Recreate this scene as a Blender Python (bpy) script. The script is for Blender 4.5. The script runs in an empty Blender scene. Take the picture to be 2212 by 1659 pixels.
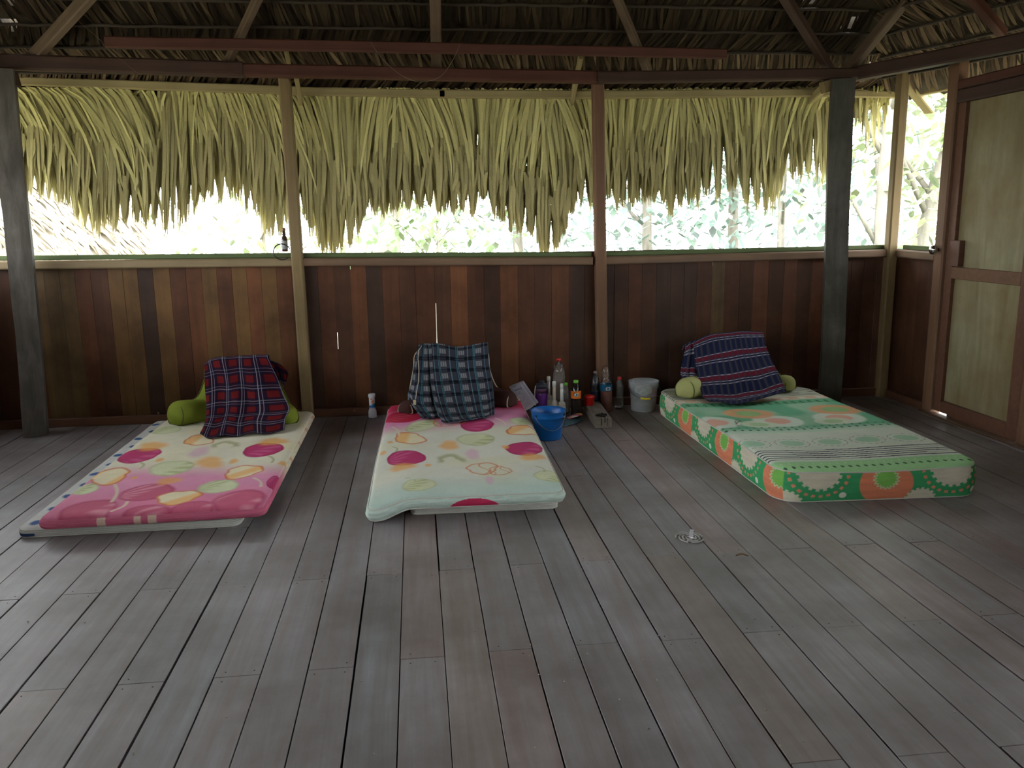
import bpy, bmesh, math, random
import numpy as np
from mathutils import Vector, Matrix
random.seed(7); rng = np.random.default_rng(7)
S = bpy.context.scene; COL = S.collection

# ------------------------------------------------------------------ camera
F, PITCH, YAW, ROLL, H = 1806.7, 0.194595, 0.111614, -0.0139573, 1.5
cy, sy, cp, sp = math.cos(YAW), math.sin(YAW), math.cos(PITCH), math.sin(PITCH)
fw = np.array([sy*cp, cy*cp, -sp]); rt = np.array([cy, -sy, 0.0]); up = np.cross(rt, fw)
cr, sr = math.cos(ROLL), math.sin(ROLL)
RA = cr*rt + sr*up; RB = -sr*rt + cr*up; CP = np.array([0, 0, H])
cam = bpy.data.cameras.new('camera'); co = bpy.data.objects.new('camera', cam); COL.objects.link(co)
cam.sensor_width = 36.0; cam.lens = F/2212*36.0; cam.clip_start = 0.05; cam.clip_end = 200
co.matrix_world = Matrix([[RA[0], RB[0], -fw[0], 0], [RA[1], RB[1], -fw[1], 0], [RA[2], RB[2], -fw[2], H], [0, 0, 0, 1]])
S.camera = co
# ------------------------------------------------------------------ exposure, sky, sun
S.view_settings.view_transform = 'Standard'; S.view_settings.look = 'None'
S.view_settings.gamma = 1.0; S.view_settings.use_curve_mapping = False
S.view_settings.exposure = 0.60
W = bpy.data.worlds.new('overcast_sky'); S.world = W; W.use_nodes = True
bg = W.node_tree.nodes['Background']; bg.inputs[0].default_value = (0.93, 0.965, 1.0, 1); bg.inputs[1].default_value = 10.0
S.cycles.max_bounces = 8; S.cycles.diffuse_bounces = 5; S.cycles.glossy_bounces = 3
S.cycles.transparent_max_bounces = 16; S.cycles.transmission_bounces = 4
S.cycles.sample_clamp_indirect = 12.0
S.cycles.use_denoising = True
try: S.cycles.denoiser = 'OPENIMAGEDENOISE'
except Exception: pass
sun = bpy.data.lights.new('hazy_sun', 'SUN'); sun.energy = 4.0; sun.angle = math.radians(25); sun.color = (1, 0.97, 0.9)
so = bpy.data.objects.new('hazy_sun', sun); COL.objects.link(so); so.rotation_euler = (math.radians(38), math.radians(14), 0)
def portal(loc, rot, sx, sz):      # sampling guides in the real openings, they give no light of their own
    l = bpy.data.lights.new('opening', 'AREA'); l.shape = 'RECTANGLE'; l.size = sx; l.size_y = sz; l.cycles.is_portal = True
    o = bpy.data.objects.new('opening', l); COL.objects.link(o); o.location = loc; o.rotation_euler = rot

# ------------------------------------------------------------------ rays: a pixel of the photograph to a point of the place
def _ray(x, y): return fw*F + RA*(x-1106) - RB*(y-829.5)
def atz(x, y, z=0.0): d = _ray(x, y); return CP + d*((z-H)/d[2])
def aty(x, y, Y): d = _ray(x, y); return CP + d*(Y/d[1])
def atx(x, y, X): d = _ray(x, y); return CP + d*(X/d[0])
def atp(x, y, p0, n):
    d = _ray(x, y); n = np.array(n, float); return CP + d*(((np.array(p0)-CP) @ n)/(d @ n))

# ------------------------------------------------------------------ materials
def lin(c): return tuple(((v/255+0.055)/1.055)**2.4 if v/255 > 0.04045 else v/255/12.92 for v in c)
def newmat(name):
    m = bpy.data.materials.new(name); m.use_nodes = True
    return m, m.node_tree, m.node_tree.nodes['Principled BSDF']
def N(t, kind, **kw):
    n = t.nodes.new(kind)
    for k, v in kw.items():
        if k in n.inputs: n.inputs[k].default_value = v
        else: setattr(n, k, v)
    return n
def plain(name, c, rough=0.5, metal=0.0, spec=0.5, noise=0.0, nscale=30.0, bump=0.0):
    m, t, b = newmat(name)
    b.inputs['Base Color'].default_value = (*c, 1); b.inputs['Roughness'].default_value = rough
    b.inputs['Metallic'].default_value = metal; b.inputs['Specular IOR Level'].default_value = spec
    if noise or bump:
        tc = N(t, 'ShaderNodeTexCoord'); nz = N(t, 'ShaderNodeTexNoise', Scale=nscale, Detail=4.0)
        t.links.new(tc.outputs['Object'], nz.inputs['Vector'])
        if noise:
            mx = N(t, 'ShaderNodeMixRGB'); mx.inputs[1].default_value = (*[v*(1-noise) for v in c], 1); mx.inputs[2].default_value = (*[min(1, v*(1+noise)) for v in c], 1)
            t.links.new(nz.outputs['Fac'], mx.inputs[0]); t.links.new(mx.outputs[0], b.inputs['Base Color'])
        if bump:
            bp = N(t, 'ShaderNodeBump', Strength=bump, Distance=0.01); t.links.new(nz.outputs['Fac'], bp.inputs['Height']); t.links.new(bp.outputs[0], b.inputs['Normal'])
    return m
def wood(name, c1, c2, grain=(1.5, 26, 26), rough=0.6, spec=0.3, attr=False, blotch=0.35, bump=0.25, c3=None, big=2.0):
    """grain stretched along the local axis of the smallest number"""
    m, t, b = newmat(name); L = t.links.new
    tc = N(t, 'ShaderNodeTexCoord'); mp = N(t, 'ShaderNodeMapping'); mp.inputs['Scale'].default_value = grain
    L(tc.outputs['Object'], mp.inputs['Vector'])
    n1 = N(t, 'ShaderNodeTexNoise', Scale=1.0, Detail=6.0, Roughness=0.65, Distortion=0.4); L(mp.outputs[0], n1.inputs['Vector'])
    r1 = N(t, 'ShaderNodeValToRGB'); r1.color_ramp.elements[0].position = 0.3; r1.color_ramp.elements[1].position = 0.72
    r1.color_ramp.elements[0].color = (*c1, 1); r1.color_ramp.elements[1].color = (*c2, 1); L(n1.outputs['Fac'], r1.inputs[0])
    n2 = N(t, 'ShaderNodeTexNoise', Scale=big, Detail=5.0, Roughness=0.6); L(tc.outputs['Object'], n2.inputs['Vector'])
    r2 = N(t, 'ShaderNodeMapRange'); r2.inputs[1].default_value = 0.35; r2.inputs[2].default_value = 0.65; L(n2.outputs['Fac'], r2.inputs[0])
    mul = N(t, 'ShaderNodeMixRGB', blend_type='MIX'); mul.inputs[2].default_value = (*(c3 if c3 else [v*0.5 for v in c1]), 1)
    mf = N(t, 'ShaderNodeMath', operation='MULTIPLY'); mf.inputs[1].default_value = blotch; L(r2.outputs[0], mf.inputs[0])
    L(mf.outputs[0], mul.inputs[0]); L(r1.outputs[0], mul.inputs[1]); out = mul
    if attr:
        at = N(t, 'ShaderNodeAttribute'); at.attribute_name = 'Col'
        mm = N(t, 'ShaderNodeMixRGB', blend_type='MULTIPLY'); mm.inputs[0].default_value = 1.0
        L(mul.outputs[0], mm.inputs[1]); L(at.outputs['Color'], mm.inputs[2]); out = mm
    L(out.outputs[0], b.inputs['Base Color'])
    b.inputs['Specular IOR Level'].default_value = spec
    mr = N(t, 'ShaderNodeMapRange'); mr.inputs[3].default_value = rough-0.1; mr.inputs[4].default_value = min(1, rough+0.12); L(n1.outputs['Fac'], mr.inputs[0]); L(mr.outputs[0], b.inputs['Roughness'])
    bp = N(t, 'ShaderNodeBump', Strength=bump, Distance=0.004); L(n1.outputs['Fac'], bp.inputs['Height']); L(bp.outputs[0], b.inputs['Normal'])
    return m
def colattr(name, rough=0.85, spec=0.15, bump=0.15, bscale=250.0, trans=0.0, noise=0.12, sheen=0.0):
    m, t, b = newmat(name); L = t.links.new
    at = N(t, 'ShaderNodeAttribute'); at.attribute_name = 'Col'
    tc = N(t, 'ShaderNodeTexCoord'); nz = N(t, 'ShaderNodeTexNoise', Scale=bscale, Detail=3.0); L(tc.outputs['Object'], nz.inputs['Vector'])
    mr = N(t, 'ShaderNodeMapRange'); mr.inputs[3].default_value = 1-noise*2; mr.inputs[4].default_value = 1+noise*0.6; L(nz.outputs['Fac'], mr.inputs[0])
    mm = N(t, 'ShaderNodeMixRGB', blend_type='MULTIPLY'); mm.inputs[0].default_value = 1.0
    L(at.outputs['Color'], mm.inputs[1]); L(mr.outputs[0], mm.inputs[2]); L(mm.outputs[0], b.inputs['Base Color'])
    b.inputs['Roughness'].default_value = rough; b.inputs['Specular IOR Level'].default_value = spec
    bp = N(t, 'ShaderNodeBump', Strength=bump, Distance=0.003); L(nz.outputs['Fac'], bp.inputs['Height']); L(bp.outputs[0], b.inputs['Normal'])
    if trans:
        tr = N(t, 'ShaderNodeBsdfTranslucent'); L(mm.outputs[0], tr.inputs[0]); mx = N(t, 'ShaderNodeMixShader'); mx.inputs[0].default_value = trans
        L(b.outputs[0], mx.inputs[1]); L(tr.outputs[0], mx.inputs[2]); L(mx.outputs[0], t.nodes['Material Output'].inputs[0])
    return m
def clear(name, tint=(0.9, 0.93, 0.9), alpha=0.12, rough=0.08, refl=0.9):
    """thin clear plastic: mostly see-through, a little body colour, glossy highlights"""
    m, t, b = newmat(name); L = t.links.new
    tr = N(t, 'ShaderNodeBsdfTransparent'); tr.inputs[0].default_value = (*tint, 1)
    b.inputs['Base Color'].default_value = (*tint, 1); b.inputs['Roughness'].default_value = 0.5
    m1 = N(t, 'ShaderNodeMixShader'); m1.inputs[0].default_value = alpha; L(tr.outputs[0], m1.inputs[1]); L(b.outputs[0], m1.inputs[2])
    gl = N(t, 'ShaderNodeBsdfGlossy'); gl.inputs['Roughness'].default_value = rough
    lw = N(t, 'ShaderNodeLayerWeight'); lw.inputs[0].default_value = 0.35
    mf = N(t, 'ShaderNodeMath', operation='MULTIPLY'); mf.inputs[1].default_value = refl; L(lw.outputs['Fresnel'], mf.inputs[0])
    m2 = N(t, 'ShaderNodeMixShader'); L(mf.outputs[0], m2.inputs[0]); L(m1.outputs[0], m2.inputs[1]); L(gl.outputs[0], m2.inputs[2])
    L(m2.outputs[0], t.nodes['Material Output'].inputs[0])
    return m

# ------------------------------------------------------------------ mesh builder
class MB:
    def __init__(s): s.v = []; s.f = []; s.c = []; s.hascol = False; s.smooth = []
    def add(s, vs, fs, col=None, smooth=False):
        o = len(s.v); s.v += [tuple(map(float, p)) for p in vs]; s.f += [tuple(i+o for i in f) for f in fs]
        s.smooth += [smooth]*len(fs)
        if col is not None: s.hascol = True
        if col is not None and np.ndim(col) == 2: s.c += [tuple(c) for c in col]
        else: s.c += [tuple(col) if col is not None else (1, 1, 1)]*len(vs)
        return s
    def box(s, a, b, col=None, bev=0.0):
        x0, y0, z0 = a; x1, y1, z1 = b
        if bev <= 0:
            v = [(x0,y0,z0),(x1,y0,z0),(x1,y1,z0),(x0,y1,z0),(x0,y0,z1),(x1,y0,z1),(x1,y1,z1),(x0,y1,z1)]
            return s.add(v, [(3,2,1,0),(4,5,6,7),(0,1,5,4),(1,2,6,5),(2,3,7,6),(3,0,4,7)], col)
        bm = bmesh.new(); bmesh.ops.create_cube(bm, size=1)
        for q in bm.verts: q.co = ((q.co.x+.5)*(x1-x0)+x0, (q.co.y+.5)*(y1-y0)+y0, (q.co.z+.5)*(z1-z0)+z0)
        bmesh.ops.bevel(bm, geom=bm.edges[:], offset=bev, segments=1, affect='EDGES')
        bm.verts.index_update(); s.add([q.co[:] for q in bm.verts], [[q.index for q in f.verts] for f in bm.faces], col); bm.free(); return s
    def lathe(s, prof, n=24, c=(0,0,0), col=None, tilt=None, smooth=True, cap=True):
        vs = []; fs = []
        for r, z in prof:
            for k in range(n):
                a = 2*math.pi*k/n; vs.append(Vector((r*math.cos(a), r*math.sin(a), z)))
        if tilt is not None: vs = [tilt @ p for p in vs]
        vs = [(p.x+c[0], p.y+c[1], p.z+c[2]) for p in vs]
        for i in range(len(prof)-1):
            for k in range(n):
                k2 = (k+1) % n; fs.append((i*n+k, i*n+k2, (i+1)*n+k2, (i+1)*n+k))
        s.add(vs, fs, col, smooth)
        if cap:
            o = len(s.v)-len(vs)
            s.f.append(tuple(o+k for k in reversed(range(n)))); s.f.append(tuple(o+(len(prof)-1)*n+k for k in range(n))); s.smooth += [False, False]
        return s
    def tube(s, pts, r, n=8, col=None, closed=False):
        pts = [np.array(p, float) for p in pts]; m = len(pts); vs = []; fs = []
        rr = r if hasattr(r, '__len__') else [r]*m
        prev = None
        for i in range(m):
            if closed: t = pts[(i+1) % m]-pts[i-1]
            else: t = pts[min(i+1, m-1)]-pts[max(i-1, 0)]
            t = t/(np.linalg.norm(t)+1e-9)
            if prev is None: prev = np.cross(t, (0, 0, 1) if abs(t[2]) < .9 else (1, 0, 0))
            a = prev - t*(prev @ t); a /= (np.linalg.norm(a)+1e-9); b = np.cross(t, a); prev = a
            for k in range(n):
                w = 2*math.pi*k/n; vs.append(pts[i]+rr[i]*(math.cos(w)*a+math.sin(w)*b))
        for i in range(m if closed else m-1):
            j = (i+1) % m
            for k in range(n):
                k2 = (k+1) % n; fs.append((i*n+k, i*n+k2, j*n+k2, j*n+k))
        if not closed: fs += [tuple(reversed(range(n))), tuple((m-1)*n+k for k in range(n))]
        return s.add(vs, fs, col, True)
    def grid(s, P, col=None, smooth=True, flip=False):
        """P: (n,m,3) array; col: (n,m,3) or colour"""
        n, m = P.shape[:2]; fs = []
        for i in range(n-1):
            for j in range(m-1):
                q = (i*m+j, i*m+j+1, (i+1)*m+j+1, (i+1)*m+j); fs.append(q[::-1] if flip else q)
        c = None if col is None else (np.array(col).reshape(-1, 3) if np.ndim(col) == 3 else col)
        return s.add(P.reshape(-1, 3), fs, c, smooth)
    def build(s, name, mat, parent=None, loc=None, rot=None):
        me = bpy.data.meshes.new(name)
        v = s.v
        me.from_pydata(v, [], s.f)
        me.polygons.foreach_set('use_smooth', s.smooth)
        if s.hascol:
            a = me.color_attributes.new('Col', 'FLOAT_COLOR', 'POINT')
            a.data.foreach_set('color', np.hstack([np.array(s.c, float), np.ones((len(s.c), 1))]).ravel())
        me.update()
        o = bpy.data.objects.new(name, me); COL.objects.link(o)
        if mat: me.materials.append(mat)
        if loc is not None: o.location = loc
        if rot is not None: o.rotation_euler = rot
        if parent: o.parent = parent
        return o
def tag(o, label=None, cat=None, group=None, kind=None):
    if label: o['label'] = label
    if cat: o['category'] = cat
    if group: o['group'] = group
    if kind: o['kind'] = kind
    return o
def empty(name, loc=(0,0,0), rz=0.0):
    o = bpy.data.objects.new(name, None); COL.objects.link(o); o.location = loc; o.rotation_euler = (0, 0, rz); o.empty_display_size = 0.1; return o
def beam(name, p0, p1, w, h, mat, parent=None, wob=0.0, seg=1, roll=0.0, bev=0.004):
    """squared timber from p0 to p1 (centre line); local X runs along it"""
    p0 = Vector(p0); p1 = Vector(p1); d = p1-p0; L = d.length; x = d.normalized()
    z = Vector((0, 0, 1)) if abs(x.z) < 0.9 else Vector((0, -1, 0)); y = z.cross(x).normalized(); z = x.cross(y)
    M = Matrix((x, y, z)).transposed() @ Matrix.Rotation(roll, 3, 'X')
    b = MB()
    n = max(1, seg); c = min(w, h)*0.08+bev
    ring = [(-w/2+c,-h/2),(w/2-c,-h/2),(w/2,-h/2+c),(w/2,h/2-c),(w/2-c,h/2),(-w/2+c,h/2),(-w/2,h/2-c),(-w/2,-h/2+c)]
    vs = []
    for i in range(n+1):
        oy, oz = (random.uniform(-wob, wob), random.uniform(-wob, wob)) if 0 < i < n else (0, 0)
        for a, e in ring: vs.append((L*i/n, a+oy, e+oz))
    fs = []
    for i in range(n):
        for k in range(8): fs.append((i*8+k, i*8+(k+1) % 8, (i+1)*8+(k+1) % 8, (i+1)*8+k))
    fs += [tuple(reversed(range(8))), tuple(n*8+k for k in range(8))]
    b.add(vs, fs)
    o = b.build(name, mat, parent); o.rotation_mode = 'QUATERNION'
    o.location = p0; o.rotation_quaternion = M.to_quaternion()
    return o

# ------------------------------------------------------------------ floor
M_floor = wood('worn_floor_board', lin((134,124,122)), lin((160,158,162)), grain=(22, 1.2, 22), rough=0.46, spec=0.5, attr=True, blotch=0.6, bump=0.10, c3=lin((98,88,84)), big=2.2)
X0, BW = 0.05214, 0.155738
fb = MB(); nails = MB()
YA = {}
pyA = {-12:1297,-10:1283,-8:1273,-6:1263,-4:1252,-2:1241,0:1230,2:1219,4:1211,6:1201,8:1194,10:1185,12:1176,14:1170,16:1162}
pyB = {-9:1491,-7:1475,-5:1460,-3:1444,-1:1421,1:1404,3:1391,5:1381,7:1364,9:1353,11:1340,13:1328}
def bx_px(i, y):   # image x of seam i at image row y, to read the joint's depth
    lo, hi = -3000, 5000
    for _ in range(40):
        mid = (lo+hi)/2
        if atz(mid, y)[0] < X0+BW*i: lo = mid
        else: hi = mid
    return mid
jY = {}
for i, y in {**pyA, **pyB}.items(): jY[i] = atz(bx_px(i+.5, y), y)[1]
ya = np.mean([jY[i] for i in pyA]); yb = np.mean([jY[i] for i in pyB]); jd = (ya-yb)*2
floor_tones = {'r': (1.07,0.96,0.93), 'g': (0.92,0.97,0.98), 'n': (1,1,1), 'd': (0.84,0.84,0.84), 'o': (1.05,0.98,0.91)}
for i in range(-29, 26):
    xa = X0+BW*i; xb = xa+BW
    first = jY.get(i, ya if i % 2 == 0 else yb)
    cuts = [first+k*jd*1.0 for k in (-4,-3,-2,-1,0)] 
    ext = first + random.uniform(1.3, 2.7) if random.random() < 0.45 else 9.0
    cuts = sorted(set([-2.0] + [c for c in cuts if c > -1.9] + [ext if ext < 6.3 else 6.56] + [6.56]))
    for a, b_ in zip(cuts[:-1], cuts[1:]):
        if b_-a < 0.15: continue
        g1 = random.choice([0.002, 0.0025, 0.003, 0.004, 0.006]); g2 = random.choice([0.0012, 0.002, 0.0025, 0.0035])
        dz = random.uniform(-0.0012, 0.0012)
        base = np.array(floor_tones[random.choice('rgggnnnnndo')])*random.uniform(0.93, 1.06)
        fb.box((xa+g1, a+0.0012, -0.022), (xb-g2, b_-0.0012, dz), tuple(base), bev=0.0012)
        for yy in (a+0.03, b_-0.03):
            for xx in (xa+0.03, xb-0.03):
                if yy < 2.2 or random.random() < 0.35: continue
                nails.lathe([(0.003, dz-0.001), (0.003, dz+0.0004)], 6, (xx+random.uniform(-.008,.008), yy, 0), smooth=False)
fo = tag(fb.build('floor', M_floor), kind='structure')
M_dark = plain('dark_underside', (0.02, 0.016, 0.012), 0.9)
nails.build('nail_heads', plain('rusty_nail', (0.03, 0.02, 0.015), 0.8), fo)['kind'] = 'stuff'
tag(MB().box((-4.5,-2.1,-0.10),(4.0,6.6,-0.035)).build('floor', M_dark), kind='structure')  # added dark sheet: stops light from below so board gaps read as shade

# ------------------------------------------------------------------ walls
M_wall = wood('plank_wall', (0.75,0.75,0.75), (1.15,1.1,1.05), grain=(22, 22, 1.1), rough=0.6, spec=0.25, attr=True, blotch=0.75, bump=0.25, c3=(0.36,0.32,0.30), big=3.0)
dark1, dark2, mid1, org, tan, olv = (0.080,0.034,0.017), (0.060,0.031,0.019), (0.108,0.042,0.019), (0.155,0.060,0.024), (0.165,0.088,0.030), (0.110,0.068,0.028)
def hole(b, x0, x1, y0, y1, z0, z1, col, holes):
    """a plank with slits left open"""
    b.box((x0, y0, z0), (x1, y1, z1), col, bev=0.0012)
wb = MB()
YF, YB = 6.545, 6.562
x = -4.2; idx = 0
edges_px = [82,103,136,169,203,240,272,304,337,373,407,441,474,506,538,569,602,634]
edL = [aty(p, 665, YF)[0] for p in edges_px]
colsL = {0:olv,1:olv,2:olv,3:mid1,4:dark1,5:tan,6:tan,7:dark2,8:tan,9:mid1,10:org,11:tan,12:mid1,13:tan,14:org,15:tan,16:org}
xs = [-4.2+0.118*k for k in range(int((edL[0]+4.2)/0.118))]; xs[-1] = edL[0]-0.10
planks = [(a, b, random.choice([dark1, mid1, dark2])) for a, b in zip(xs, xs[1:]+[edL[0]])]
planks += [(edL[k], edL[k+1], colsL.get(k, org)) for k in range(len(edL)-1)]
midpx = [634,656,692,727,762,795,830,866,900,942,975,1012,1047,1082,1120,1155,1192,1229,1262,1297]
midc = [dark1,dark2,mid1,dark1,org,dark2,mid1,dark1,mid1,dark1,org,mid1,dark1,org,mid1,dark1,mid1,dark2,dark1]
em = [aty(p, 700, YF)[0] for p in midpx]
planks += [(a, b, c) for a, b, c in zip(em, em[1:], midc)]
xx = em[-1]
while xx < 3.90:
    w = random.uniform(0.105, 0.13); x2 = min(xx+w, 3.93)
    planks.append((xx, x2, random.choice([dark1, dark2, dark1, mid1, dark2, dark1, olv] if xx < 3.0 else [dark1, mid1, dark1]))); xx = x2
for a, b_, c in planks:
    c = tuple(np.array(c)*random.uniform(0.85, 1.15))
    g = 0.0; zt = 1.245; z0 = -0.02
    r = 0.0
    mid_gap = abs(a-aty(942, 700, YF)[0]) < 0.02
    if mid_gap:   # the long bright slit behind the middle backrest
        zs0 = aty(942, 745, YF)[2]-0.25; zs1 = aty(942, 655, YF)[2]
        wb.box((a+g, YF, z0), (b_-r, YB, zs0), c); wb.box((a+0.0055, YF, zs0), (b_-r, YB, zs1), c); wb.box((a+g, YF, zs1), (b_-r, YB, zt), c); continue
    sl = None
    for px, y1, y2 in ((734, 754, 718), (1563, 574, 560), (758, 582, 568)):
        X = aty(px, (y1+y2)/2, YF)[0]
        if a <= X < b_: sl = (aty(px, y1, YF)[2], aty(px, y2, YF)[2])
    if sl:
        wb.box((a+g, YF, z0), (b_-r, YB, sl[0]), c); wb.box((a+0.0045, YF, sl[0]), (b_-r, YB, sl[1]), c); wb.box((a+g, YF, sl[1]), (b_-r, YB, zt), c)
    else: wb.box((a+g, YF+random.uniform(-.002,.002), z0), (b_-r, YB, zt), c, bev=0.0025)
wallb = tag(wb.build('wall_back', M_wall), kind='structure')
# right wall: planks between the corner and the door, then beyond the door
wr = MB(); yy = 6.53
while yy > 5.90:
    y2 = max(yy-0.113, 5.89); wr.box((3.915, y2+0.0006, -0.02), (3.93, yy-0.0006, 1.22), tuple(np.array(random.choice([dark1, mid1, dark1]))*random.uniform(.8,1.1))); yy = y2
yy = 4.90
while yy > -2.0:
    y2 = max(yy-0.113, -2.0); wr.box((3.915, y2+0.0006, -0.02), (3.93, yy-0.0006, 1.22), tuple(np.array(random.choice([dark1, mid1, org]))*random.uniform(.8,1.1))); yy = y2
tag(wr.build('wall_right', M_wall), kind='structure')
wl = MB(); yy = 6.54
while yy > -2.0:
    y2 = yy-0.118; wl.box((-3.42, y2, -0.02), (-3.405, yy, 1.25), tuple(np.array(random.choice([dark1, mid1, org]))*random.uniform(.8,1.1))); yy = y2
tag(wl.build('wall_left', M_wall), kind='structure')
wf = MB(); xx = -4.2
while xx < 3.9:
    x2 = xx+0.118; wf.box((xx+.0006, -2.03, -0.02), (x2-.0006, -2.015, 1.95), tuple(np.array(random.choice([dark1, mid1, org]))*random.uniform(.8,1.1))); xx = x2
tag(wf.build('wall_front', M_wall), kind='structure')

# timber materials
M_beamdk = wood('dark_brown_beam', (0.045,0.026,0.020), (0.080,0.043,0.030), rough=0.7, spec=0.2)
M_beamrd = wood('red_brown_beam', (0.070,0.027,0.019), (0.115,0.046,0.030), rough=0.65, spec=0.2)
M_post = wood('tan_post', (0.17,0.120,0.055), (0.25,0.18,0.085), rough=0.65, spec=0.2, blotch=0.3)
M_postr = wood('brown_post', (0.13,0.070,0.040), (0.19,0.105,0.058), rough=0.65, spec=0.2, blotch=0.3)
M_rail = wood('tan_rail', (0.20,0.145,0.075), (0.28,0.21,0.115), rough=0.6, spec=0.25, blotch=0.3)
M_railr = wood('brown_rail', (0.13,0.080,0.048), (0.20,0.125,0.072), rough=0.6, spec=0.25, blotch=0.3)
M_green = wood('green_mossy_edge', (0.085,0.115,0.045), (0.13,0.17,0.07), rough=0.7, spec=0.2)  # green light from the foliage, put into the board colour
M_hewn = wood('hewn_grey_post', (0.055,0.050,0.042), (0.165,0.152,0.135), grain=(3, 14, 14), rough=0.75, spec=0.15, blotch=0.6, bump=0.9, c3=(0.07,0.062,0.048), big=4.0)
M_hewnd = wood('hewn_dark_post', (0.052,0.050,0.038), (0.115,0.108,0.088), grain=(2.2, 18, 18), rough=0.75, spec=0.15, blotch=0.6, bump=0.9, c3=(0.030,0.030,0.022), big=4.0)
M_rafter = wood('brown_rafter', (0.105,0.070,0.046), (0.175,0.12,0.078), rough=0.7, spec=0.2)
M_basebd = wood('red_brown_board', (0.10,0.046,0.028), (0.16,0.075,0.042), rough=0.6, spec=0.25)
M_straw = wood('pale_purlin', (0.30,0.24,0.11), (0.42,0.34,0.17), rough=0.7, spec=0.2)

# green cap strip and rails per bay, heights read at both ends
zcap = [(-4.2,1.305),(-2.76,1.301),(-0.90,1.280),(1.41,1.245),(3.20,1.252),(3.90,1.262)]
def capz(x): return float(np.interp(x, [a for a, _ in zcap], [b for _, b in zcap]))
for k, (xa, xb_, nm, mt) in enumerate([(-4.2,-0.925,'left',M_rail),(-0.845,1.375,'middle',M_railr),(1.465,3.87,'right',M_railr)]):
    za, zb = capz(xa), capz(xb_)
    o = beam('window_rail', (xa, 6.505, za-0.075), (xb_, 6.505, zb-0.075), 0.062, 0.062, mt)
    tag(o, {'left':'pale tan window rail of the left bay, running behind the far left hewn post', 'middle':'brown window rail of the middle bay between the two thin posts', 'right':'brown window rail of the right bay ending at the corner post'}[nm], 'rail')
    c = beam('green_edge', (xa, 6.548, za-0.016), (xb_, 6.548, zb-0.016), 0.030, 0.036, M_green)
    c.parent = o; c.matrix_parent_inverse = Matrix.Identity(4)
    c.matrix_local = Matrix.Translation((0, 0.043, 0.050)); c['label'] = 'board edge above the rail, coloured green for foliage light'
bb = MB()
for a, b_ in ((-4.2,-0.92),(-0.835,1.42),(1.51,3.86)): bb.box((a, 6.50, 0), (b_, 6.54, 0.064), bev=0.003)
tag(bb.build('baseboard_back', wood('baseboard_wood', (0.10,0.046,0.028), (0.17,0.08,0.045), grain=(1.2,25,25), rough=0.6)), kind='structure')
bb = MB(); bb.box((3.865, 5.95, 0), (3.905, 6.50, 0.06), bev=0.003)
tag(bb.build('baseboard_right', M_basebd), kind='structure')
bb = MB(); bb.box((3.83, -2.0, 0.0), (3.90, 5.93, 0.012), bev=0.003)
tag(bb.build('trim_1', M_railr), kind='structure')

# posts
def vpost(name, xb_, xt, y, zt, w, d, mat, label, z0=0.0, cat='post'):
    return tag(beam(name, (xb_, y, z0), (xt, y, zt), w, d, mat, seg=6, wob=0.001), label, cat)
vpost('wooden_post', -0.873, -0.893, 6.50, 2.60, 0.085, 0.082, M_post, 'thin tan post between the left and middle window bays, behind the left backrest')
vpost('wooden_post', 1.465, 1.408, 6.50, 2.56, 0.085, 0.088, M_postr, 'thin brown post between the middle and right window bays, behind the bottles')
vpost('wooden_post', 3.845, 3.84, 6.49, 2.62, 0.08, 0.08, M_post, 'thin corner post where the window rail turns onto the right wall')
def hewn(name, pts, w, d, rz, mat):
    """rough hand-hewn post: sections (x, y, z), a little crooked"""
    b = MB(); vs = []; fs = []; n = 12; m = len(pts)
    for i, (x, y, z) in enumerate(pts):
        for k in range(n):
            a = 2*math.pi*(k+0.5)/n; ca, sa = math.cos(a), math.sin(a)
            q = max(abs(ca), abs(sa)); sq = 1/q*0.93+0.07
            wx, wy = ca*sq*w/2*(1+random.uniform(-.035,.035)), sa*sq*d/2*(1+random.uniform(-.035,.035))
            X = wx*math.cos(rz)-wy*math.sin(rz); Yy = wx*math.sin(rz)+wy*math.cos(rz)
            vs.append((z, Yy, -X))
    # local x up
    vs = [(p[0], p[1], p[2]) for p in vs]
    for i, (x, y, z) in enumerate(pts):
        for k in range(n):
            v = vs[i*n+k]; vs[i*n+k] = (v[0], v[1]+y-pts[0][1], v[2]-(x-pts[0][0]))
    for i in range(m-1):
        for k in range(n): fs.append((i*n+k, (i+1)*n+k, (i+1)*n+(k+1) % n, i*n+(k+1) % n))
    fs += [tuple(range(n)), tuple(reversed([(m-1)*n+k for k in range(n)]))]
    b.add(vs, fs, None, False)
    o = b.build(name, mat); o.rotation_euler = (0, -math.pi/2, 0); o.location = (pts[0][0], pts[0][1], 0)
    return o
lp = [(-2.805+0.085*t+0.01*math.sin(5*t), 6.30, 2.535*t) for t in np.linspace(0, 1, 14)]
rp = [(3.300-0.022*t+0.014*math.sin(4.2*t+1.0), 6.33, 2.50*t) for t in np.linspace(0, 1, 14)]
PL = hewn('hewn_post', [(a, b, c) for a, b, c in lp], 0.155, 0.155, 0.30, M_hewn); tag(PL, 'thick rough grey hewn post at the far left, in front of the plank wall', 'post')
PR = hewn('hewn_post', rp, 0.17, 0.15, -0.38, M_hewnd); tag(PR, 'thick rough dark hewn post behind the green mattress', 'post')
tag(beam('post_bracket', aty(8,172,6.33), aty(34,168,6.33), 0.12, 0.10, M_beamdk), 'short dark block under the beam at the head of the far left post', 'bracket')
tag(beam('post_bracket', aty(1776,190,6.37), aty(1812,178,6.37), 0.08, 0.085, M_post), 'short pale block under the beam at the head of the dark right post', 'bracket')

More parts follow.
